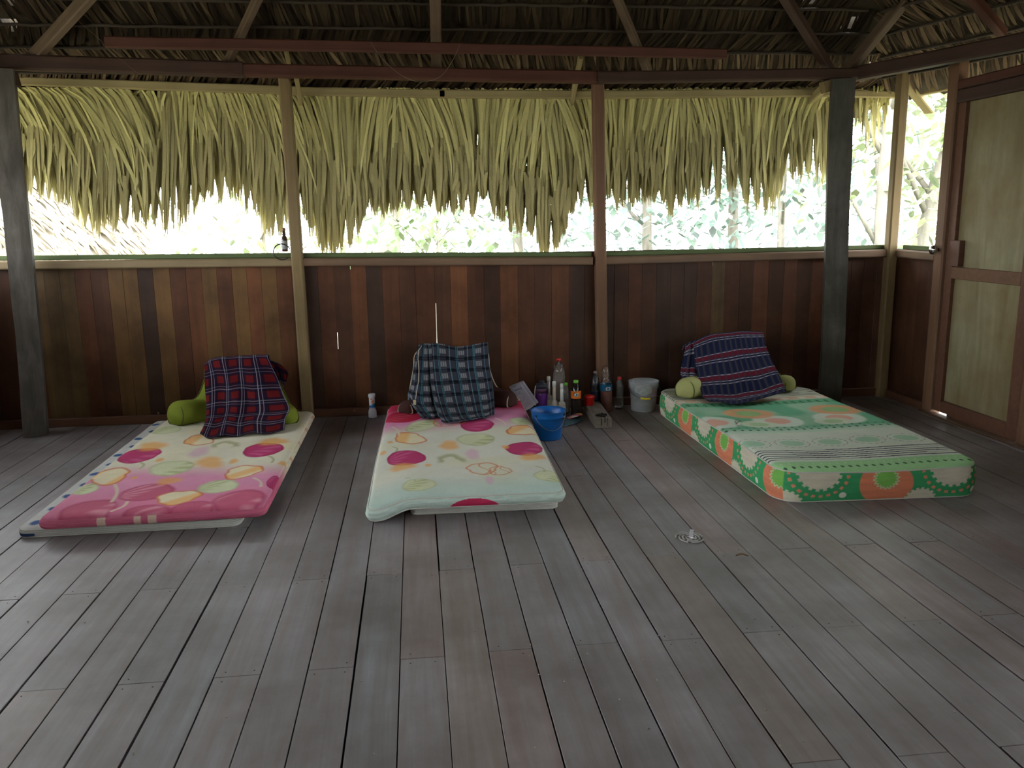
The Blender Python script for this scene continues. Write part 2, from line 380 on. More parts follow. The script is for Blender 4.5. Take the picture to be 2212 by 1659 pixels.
# plates
def pbeam(nm, ax, ay, bx, by, Yc, w, h, mat, label, seg=8, wob=0.002):
    return tag(beam(nm, aty(ax, ay, Yc), aty(bx, by, Yc), w, h, mat, seg=seg, wob=wob), label, 'beam')
pbeam('plate_beam', -60, 132, 527, 151, 6.385, 0.10, 0.10, M_beamdk, 'dark roof plate beam over the left window bay')
pbeam('plate_beam', 526, 152, 1300, 168, 6.39, 0.10, 0.085, M_beamrd, 'long brown roof plate beam over the middle bay, lapping the left one')
pbeam('plate_beam', 1290, 168, 1860, 160, 6.37, 0.10, 0.080, M_beamdk, 'dark roof plate beam over the right bay ending on the hewn post')
PRa = np.array([3.42, 6.36, 2.555]); PRb = np.array([4.02, 4.70, 2.555])
tag(beam('plate_beam', PRa-(PRb-PRa)*0.04+[0,0,.0], PRb, 0.10, 0.10, M_beamdk, seg=8, wob=0.003), 'dark roof plate beam turning toward the viewer above the door', 'beam')
tag(beam('plate_beam', (-2.80,6.36,2.60), (-3.45,4.4,2.60), 0.10, 0.10, M_beamdk), 'dark roof plate beam turning toward the viewer at the left edge', 'beam')
o = tag(beam('cross_bar', aty(228, 91, 6.17), aty(1000, 105, 6.17), 0.05, 0.072, M_beamrd, seg=6, wob=0.002), 'reddish bar nailed under the rafters, its left length', 'beam')
o = tag(beam('cross_bar', aty(985, 104, 6.17), aty(1568, 117, 6.17), 0.045, 0.066, M_beamrd, seg=6, wob=0.002), 'reddish bar nailed under the rafters, its right length', 'beam')

# ------------------------------------------------------------------ roof
SL = 0.6
FACES = [((0,1), (0,6.5), 2.72), ((0.942,0.334), (3.42,6.40), 2.86), ((-0.942,0.334), (-2.78,6.40), 2.80), ((-1,0), (-3.75,0), 2.84), ((1,0), (4.0,0), 2.90), ((0,-1), (0,-1.9), 2.8)]
def face_s(k, x, y): n, p, z = FACES[k]; return (x-p[0])*n[0]+(y-p[1])*n[1]
def roof_z(x, y, ks=range(6)): return min(FACES[k][2]-SL*face_s(k, x, y) for k in ks)
M_thback = plain('thatch_backing', (0.05,0.036,0.020), 0.95, noise=0.4, nscale=20, bump=0.5)
rb = MB(); st = 0.1
gx = np.arange(-4.9, 5.01, st); gy = np.arange(-2.9, 7.31, st)
def inside(x, y): return all(face_s(k, x, y) < (0.72 if k in (0, 1, 2) else 0.75) for k in range(6))
holes = [aty(1835,118,6.1), aty(1850,140,6.2), aty(18,25,5.9), aty(1748,5,5.95), aty(10,50,5.95)]
hs = []
for hp, n0 in (((1838,60),0),((1862,148),1),((1745,4),0),((22,14),0),((12,52),0),((1885,132),1)):
    n, p, z = FACES[n0]; hs.append(atp(hp[0], hp[1], (p[0], p[1], z), (SL*n[0], SL*n[1], 1)))
vid = {}; vs = []; fs = []
for i, a in enumerate(gx):
    for j, b_ in enumerate(gy):
        vid[i, j] = len(vs); vs.append((a, b_, roof_z(a, b_)+0.02))
for i in range(len(gx)-1):
    for j in range(len(gy)-1):
        c = (gx[i]+st/2, gy[j]+st/2)
        if not inside(*c): continue
        if any(abs(c[0]-h_[0]) < 0.05 and abs(c[1]-h_[1]) < 0.05 for h_ in hs): continue
        fs.append((vid[i,j], vid[i+1,j], vid[i+1,j+1], vid[i,j+1]))
rb.add(vs, fs)
roof = rb.build('ceiling', M_thback); roof['kind'] = 'structure'
md = roof.modifiers.new('thick', 'SOLIDIFY'); md.thickness = 0.14; md.offset = 1
bm = bmesh.new(); bm.from_mesh(roof.data); bmesh.ops.delete(bm, geom=[v for v in bm.verts if not v.link_faces], context='VERTS'); bm.to_mesh(roof.data); bm.free()

def straw(): 
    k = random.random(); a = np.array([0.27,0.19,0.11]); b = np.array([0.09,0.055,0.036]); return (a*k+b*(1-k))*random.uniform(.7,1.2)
def ribbon(b, pts, w, col, tw=0.0, side=None):
    """tapering leaf blade along pts"""
    pts = [np.array(p, float) for p in pts]; n = len(pts); vs = []; fs = []
    ax = np.array(side if side is not None else (1, 0, 0), float)
    for i, p in enumerate(pts):
        t = i/(n-1); ww = w*(0.55+0.9*math.sin(math.pi*min(1, 0.15+t*0.85)))*(1.0 if t < .85 else max(0.12, (1-t)/.15))
        a = tw*t; s_ = ax*math.cos(a)+np.array([0,1,0])*math.sin(a)
        vs += [p-s_*ww/2, p+s_*ww/2]
    for i in range(n-1): fs.append((2*i, 2*i+1, 2*i+3, 2*i+2))
    b.add(vs, fs, tuple(col), False)
M_thatch = colattr('dry_thatch', rough=0.8, spec=0.15, bump=0.1, bscale=120, trans=0.07, noise=0.15)
M_thdark = colattr('smoked_thatch', rough=0.85, spec=0.12, bump=0.1, bscale=120, trans=0.0, noise=0.25)  # its leaf colours carry the shade under the roof
# leaf courses under the roof
tb = MB(); batt = []
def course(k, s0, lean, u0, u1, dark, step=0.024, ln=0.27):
    n, p, z = FACES[k]; n = np.array(n); t = np.array([n[1], -n[0]])   # t runs along the course
    down = np.array([n[0], n[1], -SL]); down /= np.linalg.norm(down); nn = np.array([SL*n[0], SL*n[1], 1.0]); nn /= np.linalg.norm(nn)
    T = np.array([t[0], t[1], 0])
    u = u0
    def P(uu, ss, off): 
        q = np.array(p)+n*ss+t*uu; return np.array([q[0], q[1], z-SL*ss])+nn*off
    while u < u1:
        q = np.array(p)+n*s0+t*u
        if all(face_s(j, q[0], q[1]) <= face_s(k, q[0], q[1])+(FACES[j][2]-FACES[k][2])/SL+0.03 for j in range(6)):
            L = ln*random.uniform(.8, 1.15); le = lean+random.uniform(-.16,.16)
            a = P(u, s0, -0.012-random.uniform(0, .012)); d = down*math.cos(le)+T*math.sin(le)
            pts = [a+d*L*q_-nn*0.012*math.sin(q_*2.6)+nn*0.02*q_ for q_ in (0, .35, .7, 1)]
            c = straw()*(0.26 if dark else 0.75)*random.uniform(.5, 1.3)  # shade painted in: inner courses darkened, right face kept brighter as lit
            sd = T*math.cos(random.uniform(-.7,.7))+nn*random.uniform(-.4,.4)
            ribbon(tb, pts, random.uniform(.011, .024), c, side=sd/np.linalg.norm(sd))
        u += step*random.uniform(.6, 1.4)
    runs = []; cur = []
    for uu in np.arange(u0, u1, 0.1):
        q = np.array(p)+n*s0+t*uu
        ok = all(face_s(j, q[0], q[1]) <= face_s(k, q[0], q[1])+(FACES[j][2]-FACES[k][2])/SL+0.03 for j in range(6))
        if ok: cur.append(P(uu, s0, -0.022)+np.array([0,0,random.uniform(-.004,.004)]))
        elif cur: runs.append(cur); cur = []
    if cur: runs.append(cur)
    for r in runs:
        if len(r) > 2: batt.append(r)
leans = [0.45, -0.5, 0.28, -0.3, 0.12, -0.2, 0.3, -.3]
for i, s0 in enumerate([0.42, 0.20, -0.02, -0.20, -0.40, -0.60, -0.80, -1.02]):
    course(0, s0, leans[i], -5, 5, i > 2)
for i, s0 in enumerate([0.45, 0.25, 0.05, -0.14, -0.33, -0.52, -0.72, -0.92]):
    course(1, s0, -leans[i], -0.6, 2.4, False)
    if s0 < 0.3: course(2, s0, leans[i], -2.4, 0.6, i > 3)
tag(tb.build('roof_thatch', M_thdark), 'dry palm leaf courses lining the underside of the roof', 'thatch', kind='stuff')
M_batt = plain('dark_batten', (0.045,0.032,0.022), 0.9)
for r in batt:
    MB().tube(r, 0.011, 6).build('batten', M_batt, roof)

# rafters, their slopes read off the roof face
RP0, RN = (0, 6.5, 2.60), (0, SL, 1)
def rafter(a, b_, w, h, mat, label, ext=1.3):
    p = atp(a[0], a[1], RP0, RN); q = atp(b_[0], b_[1], RP0, RN)
    q = q+(q-p)/np.linalg.norm(q-p)*0.06; p = p+(p-q)/np.linalg.norm(p-q)*ext
    return tag(beam('roof_rafter', q, p, w, h, mat, seg=5, wob=0.002), label, 'rafter')
rafter((185,0),(75,120),0.060,0.085,M_rafter,'leaning brown rafter above the far left post')
rafter((556,0),(493,132),0.05,0.06,M_rafter,'leaning rafter crossing behind the left part of the reddish bar')
rafter((940,0),(943,152),0.075,0.085,M_rafter,'upright looking rafter at the middle of the roof')
rafter((1335,0),(1398,152),0.052,0.06,M_rafter,'leaning pale rafter right of the middle of the roof')
rafter((1700,0),(1790,148),0.06,0.075,M_beamdk,'leaning red brown rafter landing just left of the dark right post')
rafter((1955,0),(1832,150),0.075,0.08,M_rafter,'pale edged rafter rising to the right from the dark right post')
p = np.array([3.80,5.62,2.66]); q = atp(2088, -10, (3.42,6.40,2.78), (SL*.942, SL*.334, 1))
tag(beam('roof_rafter', aty(2166, 72, 5.45), aty(2088, -20, 5.25), 0.055, 0.07, M_beamrd), 'red brown rafter above the door, at the upper right', 'rafter')
# eave purlins outside
pY = 6.76
pur = [(-60,172,640,196,'pale purlin under the left eave, outside the left bay'),(640,197,960,203,'pale purlin under the eave outside the left half of the middle bay'),(950,203,1290,205,'pale purlin under the eave outside the right half of the middle bay'),(1285,205,1810,200,'pale purlin under the eave outside the right bay')]
for a, b_, c, d, lb in pur: tag(beam('eave_purlin', aty(a, b_, pY), aty(c, d, pY), 0.05, 0.062, M_straw), lb, 'purlin')
tag(beam('eave_purlin', aty(1800,202,pY), aty(2000,206,6.9), 0.05, 0.055, M_straw), 'pale purlin under the eave between the dark post and the corner post', 'purlin')
tag(beam('eave_purlin', aty(1945,208,6.92), np.array([4.45,5.2,2.47]), 0.05, 0.055, M_straw), 'pale purlin under the eave seen beside the door post', 'purlin')
for (a, b_, c, d, w, lb) in [(640,168,652,232,.03,'short rafter tail poking out beside the left thin post'),(1255,122,1232,234,.036,'short rafter tail poking out left of the right thin post'),(618,110,632,170,.03,'thin rafter stub above the left thin post'),(1805,168,1745,222,.05,'pale brace end left of the head of the dark post')]:
    tag(beam('rafter_tail', aty(a, b_, 6.42), aty(c, d, 6.86), w, w*1.3, M_straw), lb, 'rafter')
tag(beam('rafter_tail', aty(1950,168,6.62), aty(2008,240,6.78), 0.085, 0.05, M_straw), 'wide pale rafter end outside the gap beside the corner post', 'rafter')

# ------------------------------------------------------------------ hanging eave thatch
env = [(-80,360,430),(0,330,420),(40,330,410),(100,320,425),(150,330,430),(190,380,480),(225,350,485),(270,420,490),(330,410,480),(355,270,470),(385,260,470),(400,380,475),(450,385,440),(480,300,420),(500,280,420),(540,330,440),(580,330,490),(610,380,490),(640,350,450),(680,360,505),(710,380,540),(745,460,545),(770,470,520),(800,400,450),(850,390,450),(900,385,440),(950,405,460),(1000,420,465),(1050,400,435),(1080,420,480),(1130,445,500),(1180,475,542),(1210,470,520),(1240,390,460),(1280,370,425),(1330,360,440),(1400,375,435),(1440,380,455),(1500,340,430),(1560,325,430),(1600,345,410),(1660,335,460),(1700,300,380),(1740,280,370),(1775,250,380),(1800,235,330),(1850,225,300),(1880,225,340),(1910,215,280)]
ex = [e[0] for e in env]; ed = [e[1] for e in env]; et = [e[2] for e in env]
LOCKS = [-100.0]
while LOCKS[-1] < 1950: LOCKS.append(LOCKS[-1]+random.uniform(9, 25))
LOCKS = np.array(LOCKS); LKL = rng.uniform(-28, 22, len(LOCKS))
def lock(px): i = int(np.argmin(np.abs(LOCKS-px))); return LOCKS[i], LKL[i]
def fringe(b, n, xa, xb_, Ya, Yb, dens, tipm, leanf, wr=(.009,.022), short=0.38):
    for _ in range(n):
        px = random.uniform(xa, xb_); Y = random.uniform(Ya, Yb)
        dn = np.interp(px, ex, ed); tp = np.interp(px, ex, et)
        dn = dn-22; r = random.random()
        if r < short: yb_ = 240+(dn-240)*random.uniform(.2, 1.0)
        elif r < 0.82: yb_ = dn+(tp-dn)*random.random()*0.45
        else: yb_ = dn+(tp-dn)*(0.25+1.0*random.random()**1.2)
        lc, ll = lock(px); low = min(1.0, max(0.0, (yb_-300)/110)); bot = aty(px+(lc-px)*.62*low, yb_+ll*low, Y); top = aty(px, 186, Y); L = top[2]-bot[2]
        if L < 0.1: continue
        le = leanf(px)*random.uniform(.5, 1.3)+random.gauss(0, .10)
        n_ = 7; pts = []; ph = random.uniform(0, 6); am = random.uniform(.0, .006)
        z1 = roof_z(bot[0], Y)-0.015
        for i in range(n_):
            t = i/(n_-1)
            pts.append((bot[0]-le*L*0.55*(1-t)**2.0+am*math.sin(ph+t*9), Y-0.10*(1-t)**2+0.02*math.sin(ph+t*3), top[2]+0.03-(L+0.03)*t))
        if pts[0][2] > z1: pts[0] = (pts[0][0], pts[0][1], z1)
        k = random.random(); c = np.array([0.72,0.67,0.28])*k+np.array([0.55,0.50,0.21])*(1-k); c = c*random.uniform(.82,1.12)
        sd = np.array([math.cos(random.uniform(-1,1)), random.uniform(-.35,.35), 0])
        ribbon(b, pts, random.uniform(*wr), c, tw=random.uniform(-.6,.6), side=sd/np.linalg.norm(sd))
def wisps(b, n, xa, xb_):
    for _ in range(n):
        px, ll = lock(random.uniform(xa, xb_)); px += random.gauss(0, 3.0); Y = random.uniform(6.82, 7.1)
        dn = np.interp(px, ex, ed); tp = np.interp(px, ex, et); yb_ = dn+(tp-dn)*random.uniform(.1, 1.2)+ll*.6; ys = dn-random.uniform(20, 110)
        bot = aty(px, yb_, Y); top = aty(px+random.gauss(0, 6), ys, Y); ph = random.uniform(0, 6); am = random.uniform(.002, .008)
        pts = [top+(bot-top)*t+np.array([am*math.sin(ph+t*7), 0, 0]) for t in np.linspace(0, 1, 7)]
        c = np.array([0.52,0.46,0.20])*random.uniform(.6,1.0)
        ribbon(b, pts, random.uniform(.011, .022), c, side=(1,0,0), tw=random.uniform(-.5,.5))
leanf = lambda px: 0.55 if px < 350 else (-0.15 if px < 460 else (0.35 if px < 600 else 0.45*math.sin(px/47.0)+0.1))
seg_px = [(-90,352,2900),(348,640,1800),(636,1290,5200),(1288,1815,4000)]
nmf = ['hanging dry palm thatch over the left bay, left of the torn hole','hanging dry palm thatch over the left bay, right of the torn hole','hanging dry palm thatch over the middle window bay','hanging dry palm thatch over the right window bay']
for (a, b_, n), lb in zip(seg_px, nmf):
    f = MB()
    if a == -90:
        fringe(f, n, a, 352, 6.85, 7.15, 0, 0, leanf)
    elif a == 348:
        fringe(f, n-150, 386, b_, 6.85, 7.15, 0, 0, leanf); fringe(f, 16, 350, 388, 6.9, 7.1, 0, 0, lambda p: -.5, short=0.0, wr=(.008,.016))
    else: fringe(f, n, a, b_, 6.85, 7.15, 0, 0, leanf)
    wisps(f, int(n*.50), max(a, 0), b_)
    tag(f.build('eave_thatch', M_thatch), lb, 'thatch', kind='stuff')
f = MB(); wisps(f, 40, 1815, 1915); fringe(f, 90, 1815, 1915, 6.85, 7.1, 0, 0, lambda p: 0.5, short=0.25)
tag(f.build('eave_thatch', M_thatch), 'sparse palm strands hanging between the dark post and the corner post', 'thatch', kind='stuff')
# the eaves of the other sides, seen only at the right edge and shading the room
def side_fringe(b, p0, p1, n, zt, zl, out):
    p0 = np.array(p0, float); p1 = np.array(p1, float); d = p1-p0; dn = d/np.linalg.norm(d); T = np.array([dn[0], dn[1], 0])
    for _ in range(n):
        t = random.random(); q = p0+d*t+np.array(out)*random.uniform(0,.25); L = random.uniform(*zl)
        pts = [(q[0]+T[0]*a, q[1]+T[1]*a, zt-L*t2) for t2, a in ((0, -.10*random.random()), (.35, -.02), (.7, .0), (1, .01))]
        k = random.random(); c = np.array([0.36,0.31,0.13])*k+np.array([0.21,0.17,0.075])*(1-k)
        ribbon(b, pts, random.uniform(.015,.034), c, tw=random.uniform(-1,1), side=T)
f = MB(); side_fringe(f, (4.42,6.05), (4.85,4.6), 420, 2.52, (.15,.75), (.94,.33)); side_fringe(f, (4.75,4.6), (4.75,-2.3), 900, 2.45, (.3,.8), (1,0))
tag(f.build('eave_thatch', M_thatch), 'palm thatch hanging from the eave beyond the door wall', 'thatch', kind='stuff')
f = MB(); side_fringe(f, (-3.55,6.8), (-4.5,4.6), 300, 2.46, (.2,.6), (-.94,.33)); side_fringe(f, (-4.5,4.6), (-4.5,-2.3), 700, 2.42, (.2,.5), (-1,0)); side_fringe(f, (-4.3,-2.6), (4.5,-2.6), 900, 2.42, (.2,.6), (0,-1))
tag(f.build('eave_thatch', M_thatch), 'palm thatch hanging from the eaves on the side behind the viewer', 'thatch', kind='stuff')

# ------------------------------------------------------------------ right wall: rail, door post, door
r_ = beam('window_rail', (3.895, 6.45, 1.185), (3.895, 5.945, 1.18), 0.062, 0.062, M_railr); tag(r_, 'short brown window rail on the right wall between corner post and door post', 'rail')
g_ = beam('green_edge', (0,0,0), (1,0,0), 0.03, 0.036, M_green); bpy.data.objects.remove(g_)
g_ = MB().box((0, -0.015, -0.018), (0.5, 0.015, 0.018), bev=0.003).build('green_edge', M_green, r_); g_.location = (0.0, 0.040, 0.050); g_['label'] = 'board edge above the rail, coloured green for foliage light'
vpost('door_post', 3.905, 3.90, 5.885, 2.60, 0.09, 0.11, M_postr, 'brown door post with the chrome knob, right of the small corner window')
tag(beam('door_header', (3.90, 5.85, 2.393), (3.90, 3.9, 2.385), 0.07, 0.062, M_beamrd), 'upper red brown header bar above the door', 'beam')
tag(beam('door_header', (3.90, 5.82, 2.312), (3.90, 3.9, 2.302), 0.08, 0.090, M_beamdk), 'lower dark header bar above the door, under a thin bright gap', 'beam')
M_ply = wood('stained_plywood', (0.14,0.12,0.06), (0.31,0.29,0.18), grain=(7, 7, .8), rough=0.7, spec=0.2, blotch=0.75, bump=0.1, c3=(0.17,0.115,0.045), big=2.2)
dr = empty('door_1', (3.90, 5.80, 0.0)); dr['kind'] = 'structure'
def dpart(nm, y0, y1, z0, z1, x0, x1, mat, lab=None, bev=0.003):
    b = MB().box((x0-3.90, y0-5.80, z0), (x1-3.90, y1-5.80, z1), bev=bev); o = b.build(nm, mat, dr)
    if lab: o['label'] = lab
    return o
dpart('door_panel', 4.95, 5.75, 1.10, 2.27, 3.915, 3.925, M_ply, 'upper grey plywood panel', .0)
dpart('door_panel', 5.02, 5.76, 0.10, 1.06, 3.915, 3.925, M_ply, 'lower stained plywood panel', .0)
dpart('door_stile', 5.745, 5.825, 0.03, 2.27, 3.885, 3.93, M_basebd)
dpart('door_stile', 4.93, 5.03, 0.013, 2.27, 3.885, 3.93, M_basebd)
dpart('door_rail', 5.03, 5.75, 1.03, 1.115, 3.885, 3.925, M_postr, 'pale middle rail')
dpart('door_rail', 5.03, 5.66, 0.013, 0.035, 3.885, 3.925, M_basebd)
dpart('door_rail', 5.03, 5.745, 0.03, 0.115, 3.885, 3.925, M_basebd)
dpart('latch_block', 5.66, 5.77, 1.12, 1.305, 3.870, 3.915, M_basebd)
kb = MB(); R90 = Matrix.Rotation(-math.pi/2, 3, 'Y')
M_chrome = plain('chrome', (0.65,0.66,0.68), 0.18, metal=1.0)
kb.lathe([(0.012,0),(0.012,0.03),(0.03,0.036),(0.036,0.05),(0.034,0.066),(0.02,0.076),(0.001,0.078)], 20, (0,0,0), tilt=R90)
kb.lathe([(0.034,0.0),(0.034,0.006),(0.028,0.010)], 20, (0,0,0), tilt=R90)
k_ = kb.build('door_knob', M_chrome, dr, loc=(-0.028, 5.885-5.80, 1.235)); k_['label'] = 'round chrome knob beside the latch block'
vpost('wooden_post', 3.92, 3.92, 4.86, 2.60, 0.09, 0.11, M_postr, 'brown post right of the door at the photo edge')

# ------------------------------------------------------------------ outside
M_leafA = colattr('leaf', rough=0.55, spec=0.4, bump=0.0, trans=0.35, noise=0.15, bscale=6)
M_bark = wood('bark', (0.20,0.18,0.15), (0.36,0.33,0.28), grain=(14,14,3), rough=0.9, spec=0.1, bump=0.8)
M_ground = plain('leafy_ground', (0.20,0.19,0.13), 0.95, noise=0.4, nscale=3, bump=0.3)
g = MB(); n = 40; GX, GY = np.meshgrid(np.linspace(-40, 40, n), np.linspace(-30, 50, n), indexing='ij')
GZ = -0.65+0.08*np.sin(GX*.9)*np.cos(GY*.7); g.grid(np.dstack([GX, GY, GZ]), flip=True)
go = g.build('ground', M_ground); tag(go, kind='structure')
def leaf(b, p, d, upv, L, w, col):
    d = d/np.linalg.norm(d); s_ = np.cross(d, upv); s_ /= (np.linalg.norm(s_)+1e-9); nn = np.cross(s_, d)
    v = [p, p+d*L*.35+s_*w/2-nn*w*.12, p+d*L*.35, p+d*L*.35-s_*w/2-nn*w*.12, p+d*L*.72+s_*w*.36-nn*w*.2, p+d*L*.72-nn*w*.08, p+d*L*.72-s_*w*.36-nn*w*.2, p+d*L-nn*w*.3]
    b.add(v, [(0,1,2),(0,2,3),(1,4,5,2),(2,5,6,3),(4,7,5),(5,7,6)], tuple(col))
def leafcol(kind=0):
    a = [np.array([0.20,0.29,0.14]), np.array([0.20,0.29,0.23]), np.array([0.29,0.36,0.18])][kind]
    return a*random.uniform(.45, 1.7)+np.array([random.uniform(0,.03), 0, random.uniform(0,.02)])
def tree(name, x, y, z0, htop, rx, nleaf, L, label, cat, kind=0, trunk=0.08, lean=0.0, crownz=None, group=None):
    root = empty(name, (x, y, z0)); tag(root, label, cat, group)
    t = MB(); pts = [(lean*k*k*.02+0.03*math.sin(k*1.3), 0.02*math.cos(k), htop*k/8) for k in range(9)]
    t.tube(pts, [trunk*(1-.07*k) for k in range(9)], 10)
    for _ in range(5):
        k = random.uniform(.3,.9); a = random.uniform(0, 6.28); q = np.array([lean*(8*k)**2*.02, 0, htop*k]); e = q+np.array([math.cos(a)*rx*.7, math.sin(a)*rx*.7, htop*.25])
        t.tube([q, (q+e)/2+[0,0,.05], e], [trunk*.35, trunk*.25, trunk*.12], 6)
    t.build('trunk', M_bark, root)
    f = MB(); cz = crownz or htop*0.75
    for _ in range(int(nleaf*1.9)):
        v = rng.normal(size=3); v /= np.linalg.norm(v); r = random.random()**.4
        p = np.array([v[0]*rx*r+lean*.9, v[1]*rx*r, cz+v[2]*htop*.5*r]); 
        if p[2] < 0.05: p[2] = random.uniform(.05, .6)
        d = np.array([random.gauss(0,1), random.gauss(0,1), random.gauss(-.3,.6)])
        leaf(f, p, d, np.array([0,0,1.0]), L*.72*random.uniform(.5,1.3), L*.42*random.uniform(.7,1.2), leafcol(kind))
    f.build('foliage', M_leafA, root)
    return root
GZ0 = -0.65
def gx_at(px, Y): return aty(px, 480, Y)[0]
tree('broadleaf_shrub', gx_at(560, 9.2), 9.2, GZ0, 2.7, 1.0, 260, .20, 'broad light green leaves behind the left thin post', 'shrub', 2, .03)
tree('broadleaf_shrub', gx_at(940, 9.6), 9.6, GZ0, 2.6, 1.1, 320, .20, 'broad leaved shrub seen through the middle of the middle bay', 'shrub', 0, .03)
tree('jungle_tree', gx_at(835, 11.5), 11.5, GZ0, 5.2, 1.7, 700, .2, 'thick pale trunk with ridged bark in the middle bay', 'tree', 0, .24, crownz=4.2)
tree('jungle_tree', gx_at(1120, 13.0), 13.0, GZ0, 5.0, 2.0, 900, .2, 'leafy tree seen at the right of the middle bay', 'tree', 1, .10)
tree('jungle_tree', gx_at(1400, 12.0), 12.0, GZ0, 5.0, 2.0, 900, .22, 'blue green leafy tree just right of the right thin post', 'tree', 1, .09)
tree('jungle_tree', gx_at(1585, 12.5), 12.5, GZ0, 5.5, 1.7, 600, .22, 'slim tree trunk in the middle of the right bay', 'tree', 1, .10, crownz=4.2)
tree('jungle_tree', gx_at(1690, 10.5), 10.5, GZ0, 5.0, 1.4, 420, .22, 'slim brownish trunk in the right bay near the dark post', 'tree', 1, .06, crownz=3.8)
tree('jungle_tree', gx_at(1905, 9.5), 9.5, GZ0, 5.6, 1.3, 500, .22, 'pale straight trunk left of the corner post', 'tree', 2, .10, crownz=4.0)
tree('jungle_tree', gx_at(1975, 9.8), 9.8, GZ0, 5.2, 1.5, 800, .26, 'leaning pale trunk seen beside the door post', 'tree', 2, .12, lean=0.9)
tree('jungle_tree', gx_at(120, 15.0), 15.0, GZ0, 5.5, 2.2, 700, .24, 'far pale tree behind the left end of the left bay', 'tree', 2, .12)
def banana(x, y, label, k=7, L=1.3):
    root = empty('banana_plant', (x, y, GZ0)); tag(root, label, 'plant')
    MB().tube([(0,0,0),(0.02,0,.8),(0,0.02,1.6)], [.09,.07,.05], 10).build('stem', M_bark, root)
    for i in range(k):
        a = i*2.4+random.uniform(-.3,.3); b = MB(); dirv = np.array([math.cos(a), math.sin(a), 0]); sd = np.array([-math.sin(a), math.cos(a), 0]); P = []
        for j in range(10):
            t = j/9; c = np.array([0,0,1.5])+dirv*L*t+np.array([0,0,1])*(L*.9*t-L*1.1*t*t); ww = .17*math.sin(math.pi*min(1,.08+t*.92))**.6
            P.append([c-sd*ww+[0,0,-.03], c, c+sd*ww+[0,0,-.03]])
        b.grid(np.array(P), col=tuple(np.array([0.11,0.20,0.10])*random.uniform(.6,1.4))); b.build('leaf', M_leafA, root)
banana(gx_at(1700, 9.0), 9.3, 'big leaved plant behind the dark post, in the right bay')
banana(gx_at(2030, 8.8), 9.0, 'big leaved plant seen between corner post and door post', 8, 1.5)
banana(gx_at(1500, 11.0), 11.0, 'big leaved plant low in the right bay', 6, 1.2)
# dense growth behind everything
ub = MB()
for _ in range(30000):
    Y = random.uniform(11, 19); X = random.uniform(-11, 13)*Y/14; z = GZ0+random.random()**.7*(4.6+0.12*Y)
    if X < -0.13*Y and (Y < 14 or z > 1.6+random.random()*1.6): continue
    d = np.array([random.gauss(0,1), random.gauss(0,1), random.gauss(-.3,.6)]); L = random.uniform(.08,.26)
    leaf(ub, np.array([X, Y, z]), d, np.array([0,0,1.]), L, L*.4, leafcol(1 if X > 0.5 else random.choice([0,2]))*1.15)
tag(ub.build('jungle_undergrowth', M_leafA), 'dense jungle growth filling the view beyond the hut', 'vegetation', kind='stuff')
# neighbouring thatched roof on the left
nh = empty('thatched_hut', (-6.0, 13.0, GZ0)); tag(nh, 'pale thatched roof of a neighbouring hut beyond the left bay', 'hut')
hb = MB(); rbn = MB()
def hp(u, v):   # u along the eave (right end 1), v up the slope
    return np.array([-6.5+ (1-v)*0.0 + u*(10.3-2.6*v), -2.6+v*2.6, 0.62+v*2.7])
Pm = np.array([[hp(u, v) for v in np.linspace(0,1,6)] for u in np.linspace(0,1,8)]); rbn.grid(Pm, col=(0.22,0.19,0.13), smooth=False)
for _ in range(7500):
    u, v = random.random(), random.random(); a = hp(u, v)+np.array([0,-.03,.05]); L = random.uniform(.3,.6)
    d = np.array([random.gauss(.75,.2), -0.6, -0.62]); d /= np.linalg.norm(d)
    ribbon(hb, [a, a+d*L*.5+[0,-.02,.02], a+d*L], random.uniform(.02,.045), np.array([0.26,0.22,0.155])*random.uniform(.35,1.3))
rbn.build('roof_deck', M_thatch, nh); hb.build('roof_thatch', M_thatch, nh)
for px_, py_ in ((-6.2,-2.0),(-3.6,-2.0),(-0.4,-2.0)): beam('post', (px_, py_, 0), (px_, py_, 1.4), .1, .1, M_post, nh)

